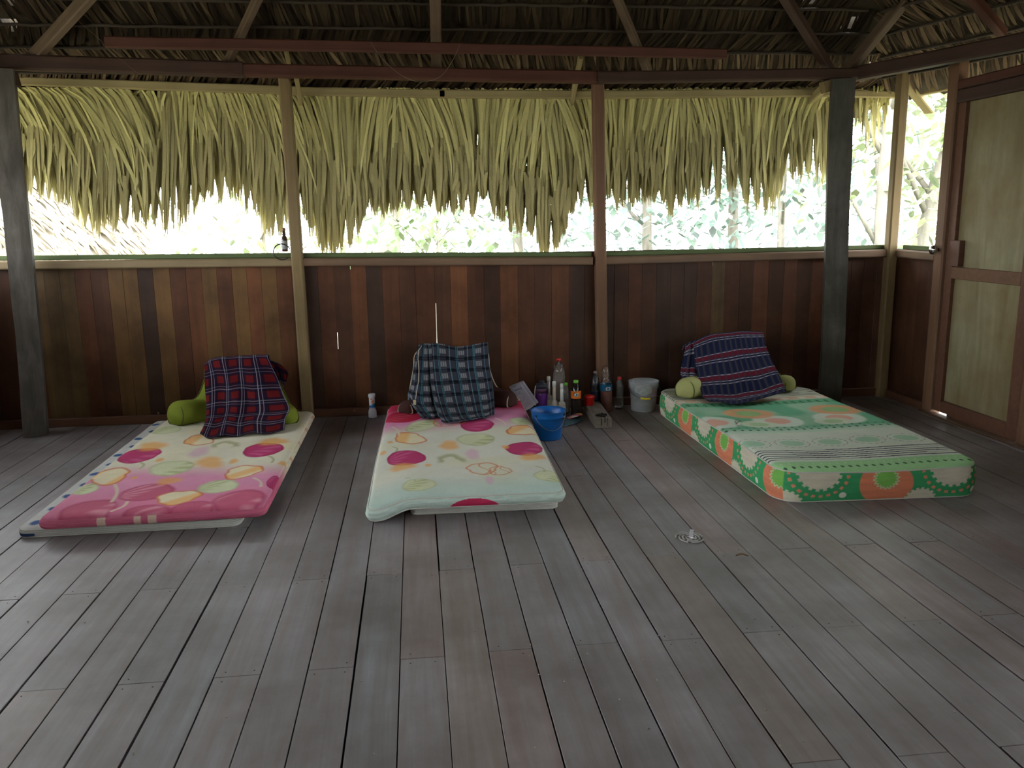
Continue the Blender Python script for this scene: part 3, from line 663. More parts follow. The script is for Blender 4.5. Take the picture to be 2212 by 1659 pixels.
# ------------------------------------------------------------------ mattresses
def smooth(x, a, b): t = np.clip((x-a)/(b-a), 0, 1); return t*t*(3-2*t)
def vnoise(x, y, sc, seed=0):
    """cheap smooth value noise"""
    r = np.random.default_rng(seed).random((64, 64)); X = x*sc+100; Y = y*sc+100
    i = np.floor(X).astype(int); j = np.floor(Y).astype(int); fx = X-i; fy = Y-j; fx = fx*fx*(3-2*fx); fy = fy*fy*(3-2*fy)
    g = lambda a, b: r[a % 64, b % 64]
    return (g(i,j)*(1-fx)+g(i+1,j)*fx)*(1-fy)+(g(i,j+1)*(1-fx)+g(i+1,j+1)*fx)*fy
def mattress(name, C4, z0, z1, r, topcol, sidecol, label, cat='mattress', nu=200, nv=400, mat=None, bulge=0.012, zfun=None, pipes=True, pipecol=(0.62,0.62,0.55), er=0.03, zbot=None, lv=22):
    """C4: front-left, front-right, back-right, back-left footprint corners"""
    c = [np.array(p[:2], float) for p in C4]; Wd = (np.linalg.norm(c[1]-c[0])+np.linalg.norm(c[2]-c[3]))/2; Ln = (np.linalg.norm(c[3]-c[0])+np.linalg.norm(c[2]-c[1]))/2
    def place(a, b):      # a in [-W/2,W/2], b in [-L/2,L/2] metres
        u = a/Wd+.5; v = b/Ln+.5
        x = (c[0][0]*(1-u)+c[1][0]*u)*(1-v)+(c[3][0]*(1-u)+c[2][0]*u)*v
        y = (c[0][1]*(1-u)+c[1][1]*u)*(1-v)+(c[3][1]*(1-u)+c[2][1]*u)*v
        return x, y
    def rnd(a, b, R):
        ia, ib = Wd/2-R, Ln/2-R; da = np.maximum(np.abs(a)-ia, 0); db = np.maximum(np.abs(b)-ib, 0)
        q = np.sqrt(da**2+db**2)+1e-9; k = np.where((da > 0) & (db > 0), np.maximum(da, db)/q, 1.0)
        return np.sign(a)*(np.minimum(np.abs(a), ia)+da*k), np.sign(b)*(np.minimum(np.abs(b), ib)+db*k)
    U, V = np.meshgrid(np.linspace(-1, 1, nu), np.linspace(-1, 1, nv))
    A, B = rnd(U*Wd/2, V*Ln/2, r); Xp, Yp = place(A, B)
    edge = np.minimum(Wd/2-np.abs(U*Wd/2), Ln/2-np.abs(V*Ln/2))
    zt = z1-er*(1-np.sqrt(np.clip(1-(1-np.clip(edge/er/1.3, 0, 1))**2, 0, 1)))*0.5
    dz = (zfun(Xp, Yp) if zfun else 0*Xp); zt = zt+dz+0.003*(vnoise(Xp, Yp, 9, 3)-.5)
    org_ = np.array([c[0][0], c[0][1], 0])
    mb = MB(); mb.grid(np.dstack([Xp-org_[0], Yp-org_[1], zt]), np.minimum(topcol(Xp, Yp)*1.18, .9))
    # sides
    idx = [(0, j) for j in range(nu)]+[(i, nu-1) for i in range(1, nv)]+[(nv-1, j) for j in range(nu-2, -1, -1)]+[(i, 0) for i in range(nv-2, 0, -1)]
    I = np.array([i for i, _ in idx]); J = np.array([j for _, j in idx])
    bx, by = Xp[I, J], Yp[I, J]; bz = zt[I, J]; dzb = (dz[I, J] if zfun else np.zeros(len(I)))
    tx = np.roll(bx, -1)-np.roll(bx, 1); ty = np.roll(by, -1)-np.roll(by, 1); ll = np.sqrt(tx**2+ty**2)+1e-9; nx, ny = ty/ll, -tx/ll
    s_ = np.concatenate([[0], np.cumsum(np.sqrt(np.diff(bx)**2+np.diff(by)**2))])
    P = []; Cc = []
    zb = z0+(zbot(bx, by) if zbot is not None else 0*bx)
    for k in range(lv):
        t = k/(lv-1); h = 1-t; off = bulge*math.sin(math.pi*t)**.7 if 0 < t < 1 else 0
        off_n = off+0.002*(vnoise(s_, s_*0+t, 14, 5)-.5)
        z = zb*t+bz*h
        P.append(np.stack([bx+nx*off_n-org_[0], by+ny*off_n-org_[1], z], 1)); Cc.append(np.minimum(sidecol(s_, np.full_like(s_, h), bx, by)*1.12, .9))
    P = np.array(P); P = np.concatenate([P, P[:, :1]], 1); Cc = np.array(Cc); Cc = np.concatenate([Cc, Cc[:, :1]], 1)
    mb.grid(P, Cc, flip=True)
    o0 = len(mb.v); m = P.shape[1]-1
    mb.add([tuple(p) for p in P[-1][:-1]], [tuple(reversed(range(m)))], (0.5,0.5,0.48))
    o = mb.build(name, mat or M_quilt, loc=(org_[0], org_[1], 0))
    tag(o, label, cat)
    if pipes:
        pm = plain('mattress_piping', pipecol, 0.8)
        st = max(1, m//160)
        for ring, off in ((P[1], .0), (P[-2], .0)):
            MB().tube([tuple(p) for p in ring[:-1:st]], 0.0035, 6, closed=True).build('piping', pm, o)
    return o
M_quilt = colattr('printed_cotton', rough=0.8, spec=0.2, bump=0.25, bscale=90, noise=0.06)
def blend(c, col, m): m = np.clip(m, 0, 1)[..., None]; return c*(1-m)+np.array(col)*m
def ellm(X, Y, cx, cy_, rx, ry, rot=0, soft=0.06):
    a = X-cx; b = Y-cy_; u = (a*math.cos(rot)+b*math.sin(rot))/rx; v = (-a*math.sin(rot)+b*math.cos(rot))/ry
    d = np.sqrt(u*u+v*v); return 1-smooth(d, 1-soft, 1+soft), u, v, d
def tulip(c, X, Y, cx, cy_, rx, ry, rot, kind, n=0):
    """a printed tulip head with petals, streaks and a darker rim"""
    wob = (0.035 if kind in ('mag','rose','red','grn') else .09)*(np.sin(3*np.arctan2(Y-cy_, X-cx)+n)+.4*np.sin(7*np.arctan2(Y-cy_, X-cx)+2*n))
    m, u, v, d = ellm(X, Y, cx, cy_, rx, ry, rot, .05); d = d-wob; 
    soft = {'mag':.04,'rose':.10,'org':.05,'grn':.10,'line':.06,'mau':.45,'blob':.40,'arc':.2,'red':.04}[kind]
    m = 1-smooth(d, 1-soft, 1+soft)
    st = 0.5+0.5*np.sin(9*np.arctan2(v+.2, u+1.25)*2.2+n+2*d); pet = smooth(np.sin(2.6*u-1.9*v+n), -.2, .9); rim = smooth(d, .78, .98)
    if kind == 'mag': a = blend(blend(np.zeros(X.shape+(3,))+[0.50,0.045,0.16], [0.68,0.16,0.33], pet*st*.6), [0.36,0.02,0.10], rim*.6)
    elif kind == 'red': a = blend(np.zeros(X.shape+(3,))+[0.52,0.02,0.07], [0.66,0.10,0.14], pet*st*.6)
    elif kind == 'rose': a = blend(blend(np.zeros(X.shape+(3,))+[0.58,0.12,0.21], [0.76,0.34,0.43], pet*st*.8), [0.46,0.06,0.15], rim*.7)
    elif kind == 'org': a = blend(blend(np.zeros(X.shape+(3,))+[0.80,0.72,0.50], [0.85,0.46,0.14], pet*.8), [0.62,0.14,0.035], rim*.9)
    elif kind == 'grn': a = blend(blend(np.zeros(X.shape+(3,))+[0.64,0.68,0.44], [0.42,0.46,0.20], st*pet*.8), [0.40,0.44,0.22], rim*.5)
    elif kind == 'line':
        a = np.zeros(X.shape+(3,))+[0.66,0.22,0.08]; m = m*np.clip(rim*1.2+(np.abs(np.sin(2.6*u+n+.9*np.sin(3*v))) < .16)*.8+.0, 0, 1)*.85
    elif kind == 'mau': a = np.zeros(X.shape+(3,))+[0.70,0.36,0.55]; m = m*.55
    elif kind == 'blob': a = np.zeros(X.shape+(3,))+[0.80,0.40,0.08]; m = m*.75
    elif kind == 'arc': a = np.zeros(X.shape+(3,))+[0.36,0.38,0.16]; m = m*smooth(d, .45, .7)*(1-smooth(-v, -.1, .3))*.75
    return c*(1-m[..., None])+a*m[..., None]
def flowers(c, X, Y, lst, z):
    for (px, py, wpx, hpx, rot, kind) in lst:
        q = atz(px, py, z); e = atz(px+wpx/2, py, z); t = atz(px, py-hpx/2, z); b_ = atz(px, py+hpx/2, z)
        c = tulip(c, X, Y, q[0], (t[1]+b_[1])/2, abs(e[0]-q[0]), (t[1]-b_[1])/2, rot, kind, n=px % 7)
    return c
def stem(c, X, Y, p, q, w, col, z):
    a = atz(*p, z)[:2]; b_ = atz(*q, z)[:2]; d = b_-a; L = np.linalg.norm(d); d /= L
    t = np.clip(((X-a[0])*d[0]+(Y-a[1])*d[1])/L, 0, 1); dx = X-(a[0]+d[0]*L*t)-.02*np.sin(3*t); dy = Y-(a[1]+d[1]*L*t)
    return blend(c, col, (1-smooth(np.sqrt(dx*dx+dy*dy), w*.6, w))*.85)
creamc = np.array([0.74,0.71,0.56])
def dirt(c, X, Y, seed, amt=.10): return c*(1-amt*vnoise(X, Y, 5, seed)-amt*.6*vnoise(X, Y, 21, seed+1))[..., None]
zL = 0.115
def topL(X, Y):
    c = np.zeros(X.shape+(3,))+creamc
    c = blend(c, [0.74,0.66,0.36], .45*smooth(vnoise(X, Y, 4, 11), .55, .9)*smooth(Y, 4.6, 5.2))
    pk = 1-smooth(Y+.05*np.sin(5*X), 4.62, 4.95); c = blend(c, [0.72,0.30,0.46], pk); c = blend(c, [0.66,0.16,0.28], (1-smooth(Y, 4.1, 4.6))*.7)
    lst = [(300,985,84,32,0,'mag'),(568,973,84,30,0,'mag'),(236,1030,76,38,.2,'org'),(526,1020,76,30,-.2,'org'),(430,952,60,24,.3,'org'),(318,1065,112,36,.1,'rose'),(188,1105,112,48,0,'rose'),(516,1082,110,44,0,'rose'),
           (385,1076,92,30,-.2,'org'),(472,1052,84,28,.1,'grn'),(184,1058,52,24,.2,'grn'),(370,1012,92,32,.2,'grn'),(452,1000,52,26,.4,'blob'),(430,978,36,22,0,'mau'),(484,966,58,26,0,'arc'),(365,1040,50,14,.4,'blob'),
           (330,965,56,18,.2,'blob'),(590,955,60,14,0,'blob'),(310,1112,110,40,0,'rose'),(412,1102,90,36,0,'rose'),(360,930,60,16,0,'grn'),(345,995,16,8,0,'blob'),(505,997,18,10,0,'blob'),(290,1033,14,6,0,'blob'),(612,1000,22,8,0,'blob'),(592,1040,30,26,0,'mag')]
    c = flowers(c, X, Y, lst, zL)
    for p, q, col in (((248,1048),(240,1085),[0.68,0.60,0.45]),((275,1085),(240,1105),[0.75,0.62,0.50]),((304,1000),(302,1012),[0.45,0.48,0.25]),((580,986),(586,1000),[0.45,0.48,0.25]),((548,1034),(562,1052),[0.68,0.60,0.45]),((192,1120),(206,1150),[0.72,0.66,0.48]),((262,1124),(250,1145),[0.72,0.66,0.48])):
        c = stem(c, X, Y, p, q, .012, col, zL)
    return dirt(c, X, Y, 20)
def sideL(s_, h, bx, by):
    c = np.zeros(s_.shape+(3,))+[0.66,0.60,0.44]; c = blend(c, [0.56,0.13,0.22], 1-smooth(by, 4.5, 4.95))
    c = blend(c, [0.55,0.22,0.12], (np.sin(s_*17) > .86)*.6*(by > 4.9)); c = blend(c, [0.70,0.60,0.45], ((np.abs(s_-.28) < .02)|(np.abs(s_-.45) < .015)|(np.abs(s_-.52) < .02))*.8*(by < 4.5))
    return c*(0.85+.3*vnoise(s_, h, 20, 9))[..., None]
def topW(X, Y):
    c = np.zeros(X.shape+(3,))+[0.66,0.68,0.66]
    for k in range(12):
        m, *_ = ellm(X, Y, -1.925+.02*math.sin(k*3), 4.20+.205*k, .026, .035, .5*math.sin(k), .2); c = blend(c, [0.05,0.12,0.32], m)
    return dirt(c, X, Y, 31, .12)
def sideW(s_, h, bx, by):
    c = np.zeros(s_.shape+(3,))+[0.60,0.61,0.56]; c = blend(c, [0.03,0.06,0.16], ((bx < -1.90) & (by < 4.2) & (h < .55))*1.0)
    return c*(0.9+.15*np.sin(h*26))[..., None]
MW = mattress('thin_mattress', [(-1.985,4.125),(-.93,4.13),(-.93,6.32),(-1.985,6.40)], 0.002, 0.05, .05, topW, sideW, 'thin white blue-spotted mattress under the left floral mattress', nu=120, nv=240, er=.02, bulge=.006)
ML = mattress('floral_mattress', [(-1.86,4.075),(-.80,4.10),(-.80,6.24),(-1.83,6.36)], 0.055, 0.118, .05, topL, sideL, 'left floral mattress with the pink end toward the viewer, lying on a thin white one', nu=260, nv=520, er=.04, bulge=.012, pipes=False)
zM = 0.14
def topM(X, Y):
    c = np.zeros(X.shape+(3,))+[0.70,0.70,0.60]
    c = blend(c, [0.70,0.66,0.42], .4*smooth(vnoise(X, Y, 5, 12), .5, .9))
    c = blend(c, [0.50,0.64,0.57], 1-smooth(Y+.04*np.sin(6*X), 4.02, 4.45))
    c = blend(c, [0.70,0.26,0.46], smooth(Y-.10*X, 5.25, 5.62)); c = blend(c, [0.55,0.035,0.10], smooth(Y, 5.80, 6.0))
    lst = [(878,992,84,32,.1,'mag'),(1133,972,82,30,-.1,'mag'),(885,950,62,28,.3,'org'),(1130,932,76,22,-.1,'org'),(1042,1015,68,26,-.1,'line'),(905,1050,76,26,0,'grn'),(1190,1030,76,24,0,'grn'),(912,922,62,26,-.4,'grn'),(1030,920,74,30,0,'mag'),
           (1028,952,84,26,0,'grn'),(970,965,40,20,0,'blob'),(1020,984,28,22,0,'mau'),(975,1000,62,32,0,'arc'),(1057,1040,18,16,0,'mau'),(870,1010,56,14,0,'blob'),(1150,990,56,14,0,'blob'),(1128,912,52,16,.2,'grn'),(968,914,70,20,0,'line'),(870,904,80,24,0,'red'),
           (1092,968,16,8,0,'blob'),(828,980,14,8,0,'blob'),(843,958,12,5,0,'blob'),(925,1008,14,6,0,'blob'),(1080,1020,50,20,0,'line')]
    c = flowers(c, X, Y, lst, zM)
    for p, q, col in (((855,978),(848,968),[0.42,0.45,0.25]),((848,925),(860,942),[0.75,0.66,0.50]),((878,1034),(895,1042),[0.5,0.52,0.28]),((1158,1010),(1175,1022),[0.5,0.52,0.28]),((1070,905),(1095,925),[0.76,0.6,0.5])): c = stem(c, X, Y, p, q, .010, col, zM)
    return dirt(c, X, Y, 22, .08)
def sideM(s_, h, bx, by):
    c = np.zeros(s_.shape+(3,))+[0.50,0.62,0.55]; c = blend(c, [0.60,0.62,0.52], smooth(by, 4.3, 4.8)); c = blend(c, [0.55,0.06,0.16], smooth(by, 5.5, 5.8))
    d = np.sqrt(((bx-.255)/.125)**2+((h+.05)/.85)**2); c = blend(c, [0.52,0.03,0.10], ((d < 1) & (by < 4.2))*1.0)
    return c*(0.88+.25*vnoise(s_, h*.3, 26, 8))[..., None]
def whitec(X, Y): return dirt(np.zeros(X.shape+(3,))+[0.62,0.62,0.56], X, Y, 5)
def whites(s_, h, bx, by): return (np.zeros(s_.shape+(3,))+[0.60,0.60,0.55])*(0.85+.25*vnoise(s_, h, 18, 4))[..., None]
mattress('white_mattress', [(-.07,4.16),(.70,4.145),(.72,6.30),(-.06,6.30)], 0.002, 0.062, .04, whitec, whites, 'flat white mattress showing under the middle floral mattress', nu=80, nv=120, er=.015, bulge=.004)
droop = lambda X, Y: -0.052*smooth(-X, 0.06, 0.26)*smooth(-Y, -4.9, -4.1)
MM = mattress('floral_mattress', [(-.285,4.075),(.715,4.055),(.765,6.40),(-.235,6.20)], 0.066, 0.148, .05, topM, sideM, 'middle floral mattress with the red end at the wall, lying on a white one', nu=260, nv=540, er=.05, bulge=.016, zfun=droop, zbot=lambda X, Y: -0.058*smooth(-X, 0.06, 0.24))
def topG(X, Y):
    base_g, wht, pch, lg = np.array([0.10,0.40,0.20]), np.array([0.66,0.70,0.60]), np.array([0.66,0.34,0.22]), np.array([0.40,0.62,0.30])
    Yy = Y+.05*(X-1.9)+.02*np.sin(4*X); c = np.zeros(X.shape+(3,))+[0.52,0.66,0.52]
    c = blend(c, [0.14,0.42,0.24], (smooth(Yy, 4.80, 4.92))*(1-smooth(Yy, 5.62, 5.70)))
    c = blend(c, [0.44,0.60,0.44], .6*smooth(vnoise(X, Y, 6, 3), .4, .8)*(Yy > 4.8)*(Yy < 5.6))
    c = blend(c, wht, ((Yy > 4.20) & (Yy < 4.78))*.85); c = blend(c, [0.60,0.62,0.46], ((Yy > 5.78))*.8)
    for (cy0, rx, ry, per, off, ci, ce) in ((4.55,.075,.065,.235,.1,[0.34,0.60,0.40],None),(5.10,.16,.17,.42,.22,[0.70,0.40,0.30],[0.66,0.72,0.62]),(5.35,.17,.16,.62,.0,[0.30,0.50,0.20],[0.70,0.34,0.16]),(5.02,.12,.10,.5,.0,[0.40,0.58,0.32],[0.60,0.66,0.50])):
        q = ((X-1.9+off) % per)-per/2; d = np.sqrt((q/rx)**2+((Yy-cy0)/ry)**2)
        if ce is not None: c = blend(c, ce, (1-smooth(d, .9, 1.1))*.85); c = blend(c, ci, (1-smooth(d, .45, .58)))
        else:
            c = blend(c, ci, (1-smooth(d, .85, 1.0))*.8); an = np.arctan2((Yy-cy0)/ry, q/rx); c = blend(c, [0.12,0.16,0.12], ((np.abs(d-1.35) < .05) & (np.sin(an*16) > -.2))*.7)
    def dots(c, y0, per, rx, ry, col, al=.9):
        q = (X % per)-per/2; d = np.sqrt((q/rx)**2+((Yy-y0)/ry)**2); return blend(c, col, (1-smooth(d, .8, 1.1))*al)
    for lo, hi in ((4.22,4.42),(5.86,6.16)):
        st = (np.sin((Yy-lo)*2*math.pi/.034+1.2*np.sin(3*X)*.3) > .35); c = blend(c, [0.07,0.06,0.09], (st & (Yy > lo) & (Yy < hi))*(.35+.6*(vnoise(X*0.5, Yy*3, 9, 6) > .3)))
    c = blend(c, [0.32,0.66,0.26], ((Yy > 4.02) & (Yy < 4.19))*.8)
    c = dots(c, 4.10, .045, .010, .016, [0.03,0.08,0.04]); c = dots(c, 4.155, .045, .006, .010, [0.6,0.7,0.5])
    c = dots(c, 4.86, .05, .010, .018, [0.04,0.10,0.07]); c = dots(c, 4.92, .05, .008, .014, [0.05,0.14,0.08])
    c = blend(c, [0.10,0.36,0.18], ((Yy > 5.60) & (Yy < 5.72))*.9); c = dots(c, 5.66, .06, .012, .02, [0.03,0.07,0.04]); c = dots(c, 5.62, .06, .009, .014, [0.03,0.09,0.04])
    c = blend(c, [0.64,0.42,0.30], ((Yy > 5.73) & (Yy < 5.83))*.85); c = dots(c, 5.78, .13, .03, .035, [0.66,0.66,0.55])
    c = blend(c, [0.40,0.28,0.26], .5*(np.abs(Y-(5.2-.9*(X-2.03)**0)) < -1))
    stn, *_ = ellm(X, Y, 2.03, 5.05, .02, .10, -.35, .5); c = blend(c, [0.10,0.05,0.03], stn*(vnoise(X, Y, 60, 2) > .45)*.9)
    return dirt(c, X, Y, 25, .10)
def sideG(s_, h, bx, by):
    hh = h*.2; c = np.zeros(s_.shape+(3,))+[0.05,0.34,0.13]; per = .73
    def scal(c, off, h0, r0, col, n=18, am=.06):
        q = ((s_+off) % per)-per/2; a = np.arctan2(hh-h0, q); d = np.sqrt(q*q+(hh-h0)**2)/(r0*(1+am*np.sign(np.sin(a*n)))); return blend(c, col, 1-smooth(d, .97, 1.03)), q, a, d
    o1 = -(.515+.03)
    oc = -.18+per/2; orr = o1+per/2
    c, *_ = scal(c, oc, .20, .118, [0.62,0.58,0.45])
    q = ((s_+oc) % per)-per/2; a = np.arctan2(hh-.20, q); d = np.sqrt(q*q+(hh-.20)**2); c = blend(c, [0.70,0.27,0.16], ((np.abs(d-.160) < .009) & (np.sin(a*24) > .0))*1.0)
    c, *_ = scal(c, orr, .115, .148, [0.70,0.24,0.13], 1, .0); c, q, a, d = scal(c, orr, .150, .068, [0.55,0.62,0.40], 18, .08); c = blend(c, [0.20,0.50,0.10], 1-smooth(d, .82, .88))
    c, *_ = scal(c, -.74+per/2, -.01, .085, [0.62,0.60,0.46]); 
    q = ((s_-.31+per/2) % per)-per/2; c = blend(c, [0.72,0.72,0.62], 1-smooth(np.sqrt(q*q+(hh-.045)**2), .018, .022))
    return c*(0.9+.15*vnoise(s_, h, 12, 4))[..., None]
MG = mattress('thick_mattress', [(1.875,4.045),(2.985,3.99),(3.00,6.14),(1.845,6.25)], 0.002, 0.192, .13, topG, sideG, 'thick green and orange patterned mattress at the right', nu=280, nv=520, er=.03, bulge=.014, lv=56,
     zfun=lambda X, Y: -.012*np.exp(-((X-2.4)/.4)**2)*1.0+.008*np.sin(3*Y))

# ------------------------------------------------------------------ backrest cushions and the clothes thrown over them
def catmull(P, n):
    P = np.array(P, float); m = len(P); out = []
    for t in np.linspace(0, m-1, n):
        i = min(int(t), m-2); f = t-i; p0, p1, p2, p3 = P[max(i-1,0)], P[i], P[i+1], P[min(i+2,m-1)]
        out.append(.5*((2*p1)+(-p0+p2)*f+(2*p0-5*p1+4*p2-p3)*f*f+(-p0+3*p1-3*p2+p3)*f**3))
    return np.array(out)
def cloth(name, rows, ncol, plaid, mat, parent=None, nu=240, nv=260, fold=.006, seed=1, fu=26, back=True):
    """rows of (image x, image y, depth) for the visible front, unrolled into a sheet that also runs over the top and down behind"""
    R = [[aty(*p) if len(p) == 3 else atz(p[0], p[1], p[3]) for p in row] for row in rows]
    if back:
        top = R[0]; b1 = [p+np.array([0, .05, .004]) for p in top]; b2 = [p+np.array([0, .095, -.05]) for p in top]
        R = [b2, b1]+R
    R = np.array([catmull(r, nu) for r in R]); G = np.stack([catmull(R[:, j], nv) for j in range(nu)], 1)
    u = np.linspace(0, 1, nu)[None, :].repeat(nv, 0); v = np.linspace(0, 1, nv)[:, None].repeat(nu, 1)
    w = fold*(np.sin(fu*u+3*np.sin(3*v+seed)+seed)*(.3+v)+.9*(vnoise(u*6, v*4, 1.6, seed)-.5)*2*(.4+v))
    G[..., 1] -= w+fold*1.2; G[..., 2] += 0.4*fold*np.sin(19*u+seed+5*v)*v
    G[..., 2] = np.maximum(G[..., 2], CLZ[0]+0.004)
    c = plaid(u, v)
    mb = MB(); mb.grid(G, c)
    o = mb.build(name, mat, parent)
    md = o.modifiers.new('t', 'SOLIDIFY'); md.thickness = 0.004; md.offset = -1
    return o, G
CLZ = [0.0]
def cushion(name, outline, Yb, Yt, th, mat, parent, zlim, n=72, pw=.55, pipe=None):
    """puffy back pad: outline of image points on a plane leaning from depth Yb (low) to Yt (high)"""
    P = []
    ys = [p[1] for p in outline]; y0, y1 = min(ys), max(ys)
    for x, y in outline: P.append(aty(x, y, Yt+(Yb-Yt)*(y-y0)/(y1-y0)))
    P.append(P[0]); P = catmull(P, n+1)[:-1]; P[:, 2] = np.maximum(P[:, 2], zlim)
    c = P.mean(0); m = 10; vs = []; b = MB(); e1 = np.array([1.,0,0]); nrm = np.cross(P[n//4]-c, P[0]-c); nrm /= np.linalg.norm(nrm)
    if nrm[1] > 0: nrm = -nrm
    for side in (1, -1):
        G = []
        for k in range(m+1):
            r = k/m; G.append(c+(P-c)*r+nrm*side*th/2*(1-r**3)**pw)
        G = np.array(G); G[..., 2] = np.maximum(G[..., 2], zlim); G = np.concatenate([G, G[:, :1]], 1); b.grid(G, flip=(side < 0))
    o = b.build(name, mat, parent)
    if pipe: MB().tube([tuple(p+nrm*.006) for p in P], .005, 6, closed=True).build('piping', pipe, o)
    return o, P, nrm
def bolster(name, p, q, r1, r2, mat, parent, flat=.85, zlim=0, pipe=None):
    p = np.array(p, float); q = np.array(q, float); L = np.linalg.norm(q-p); pts = []; rr = []
    for t in np.linspace(0, 1, 22):
        r = r1+(r2-r1)*t; e = min(t, 1-t)*L; k = min(1, e/(r*.75)); pts.append(p+(q-p)*t+np.array([0, 0, .01*math.sin(3*t)])); rr.append(max(.004, r*math.sqrt(1-(1-k)**2)))
    b = MB(); b.tube(pts, rr, 28)
    vs = np.array(b.v); vs[:, 2] = np.maximum(vs[:, 2], zlim); b.v = [tuple(v) for v in vs]
    o = b.build(name, mat, parent)
    if pipe:
        d = (q-p)/L; a = np.cross(d, [0,0,1.]); a /= np.linalg.norm(a); u = np.cross(a, d); ring = [q-d*r2*.42+r2*.93*(math.cos(w)*a+math.sin(w)*u) for w in np.linspace(0, 2*math.pi, 30)[:-1]]
        ring = [np.array([g_[0], g_[1], max(g_[2], zlim+.002)]) for g_ in ring]
        MB().tube(ring, .0045, 6, closed=True).build('seam', pipe, o)
    return o
def cloth_mat(n): return colattr(n, rough=0.9, spec=0.08, bump=0.3, bscale=300, noise=0.12)
M_lime = plain('lime_plush', (0.22,0.27,0.035), 0.85, noise=.30, nscale=9, bump=.25, spec=.15)
M_limed = plain('dark_lime_seam', (0.10,0.13,0.02), 0.9)
M_brn = plain('brown_plush', (0.052,0.022,0.018), 0.8, noise=.25, nscale=9, bump=.25, spec=.2)
M_crm = plain('cream_piping', (0.55,0.45,0.33), 0.8)
M_yel = plain('pale_yellow_plush', (0.42,0.44,0.17), 0.85, noise=.25, nscale=9, bump=.25, spec=.15)
zc = 0.121
# left
bl = empty('backrest_cushion', tuple(atz(520, 915, zc))); tag(bl, 'lime green backrest cushion with two stuffed arms on the left floral mattress', 'cushion')
def local(parent, *obs):
    for o in obs:
        o.matrix_parent_inverse = Matrix.Translation(parent.location).inverted()
o1, *_ = cushion('back_pad', [(372,905),(378,882),(405,870),(428,855),(442,820),(450,790),(520,780),(578,782),(600,820),(622,862),(634,890),(632,920),(500,925),(380,925)], 6.10, 6.30, .13, M_lime, bl, zc, pipe=M_limed); local(bl, o1)
a1 = bolster('arm', aty(452,893,6.14), aty(368,899,5.90), .10, .096, M_lime, bl, zlim=zc, pipe=M_limed); local(bl, a1)
a2 = bolster('arm', aty(610,893,6.05), aty(628,903,5.80), .085, .066, M_lime, bl, zlim=zc, pipe=M_limed); local(bl, a2)
def plaid_red(u, v):
    c = np.zeros(u.shape+(3,))+[0.105,0.008,0.016]; pu = ((u*4.6-.12) % 1); pv = ((v*8.2+.3) % 1)
    nav = np.array([0.006,0.009,0.026]); bu = (np.abs(pu-.5) < .26)*1.; bv = (np.abs(pv-.5) < .28)*1.
    c = blend(c, nav, bu*.80); c = blend(c, nav, bv*.80); c = blend(c, [0.15,0.012,0.010], ((1-bu)*(1-bv))*.6)
    for o in (-.07, .07):
        c = blend(c, [0.36,0.34,0.42], (np.abs(pu-.5-o) < .013)*.8); c = blend(c, [0.30,0.26,0.33], (np.abs(pv-.5-o*1.3) < .024)*.45)
    return c
CLZ[0] = zc
o, _ = cloth('plaid_shirt', [[(443,788,6.20),(468,777,6.20),(510,774,6.20),(545,772,6.20),(580,771,6.20)],[(444,820,6.06),(478,815,6.06),(512,812,6.06),(552,811,6.06),(598,812,6.10)],
  [(447,860,5.93),(480,855,5.93),(515,852,5.93),(556,852,5.93),(612,850,5.95)],[(447,895,5.81),(478,891,5.81),(512,889,5.81),(558,888,5.80),(626,880,5.78)],[(444,914,5.72),(472,912,5.72),(508,910,5.72),(552,910,5.70),(618,903,5.70)],
  [(433,938,0,zc+.01),(462,943,0,zc+.012),(505,940,0,zc+.008),(552,936,0,zc+.012),(614,930,0,zc+.01)]], 5, plaid_red, cloth_mat('red_plaid_cotton'), seed=2, fold=.013, fu=17)
tag(o, 'red, navy and white plaid shirt draped over the lime green backrest', 'shirt')
fl, _ = cloth('sleeve', [[(575,775,6.24),(590,780,6.24),(603,785,6.24)],[(592,800,6.22),(606,800,6.22),(622,806,6.22)],[(598,818,6.18),(608,826,6.18),(616,830,6.18)]], 3, lambda u, v: plaid_red(u*.3, v*.3)*.8, cloth_mat('red_plaid_sleeve'), None, 40, 40, fold=.004, back=False); fl.parent = o  # flap lies in shade, so its plaid is darkened in colour
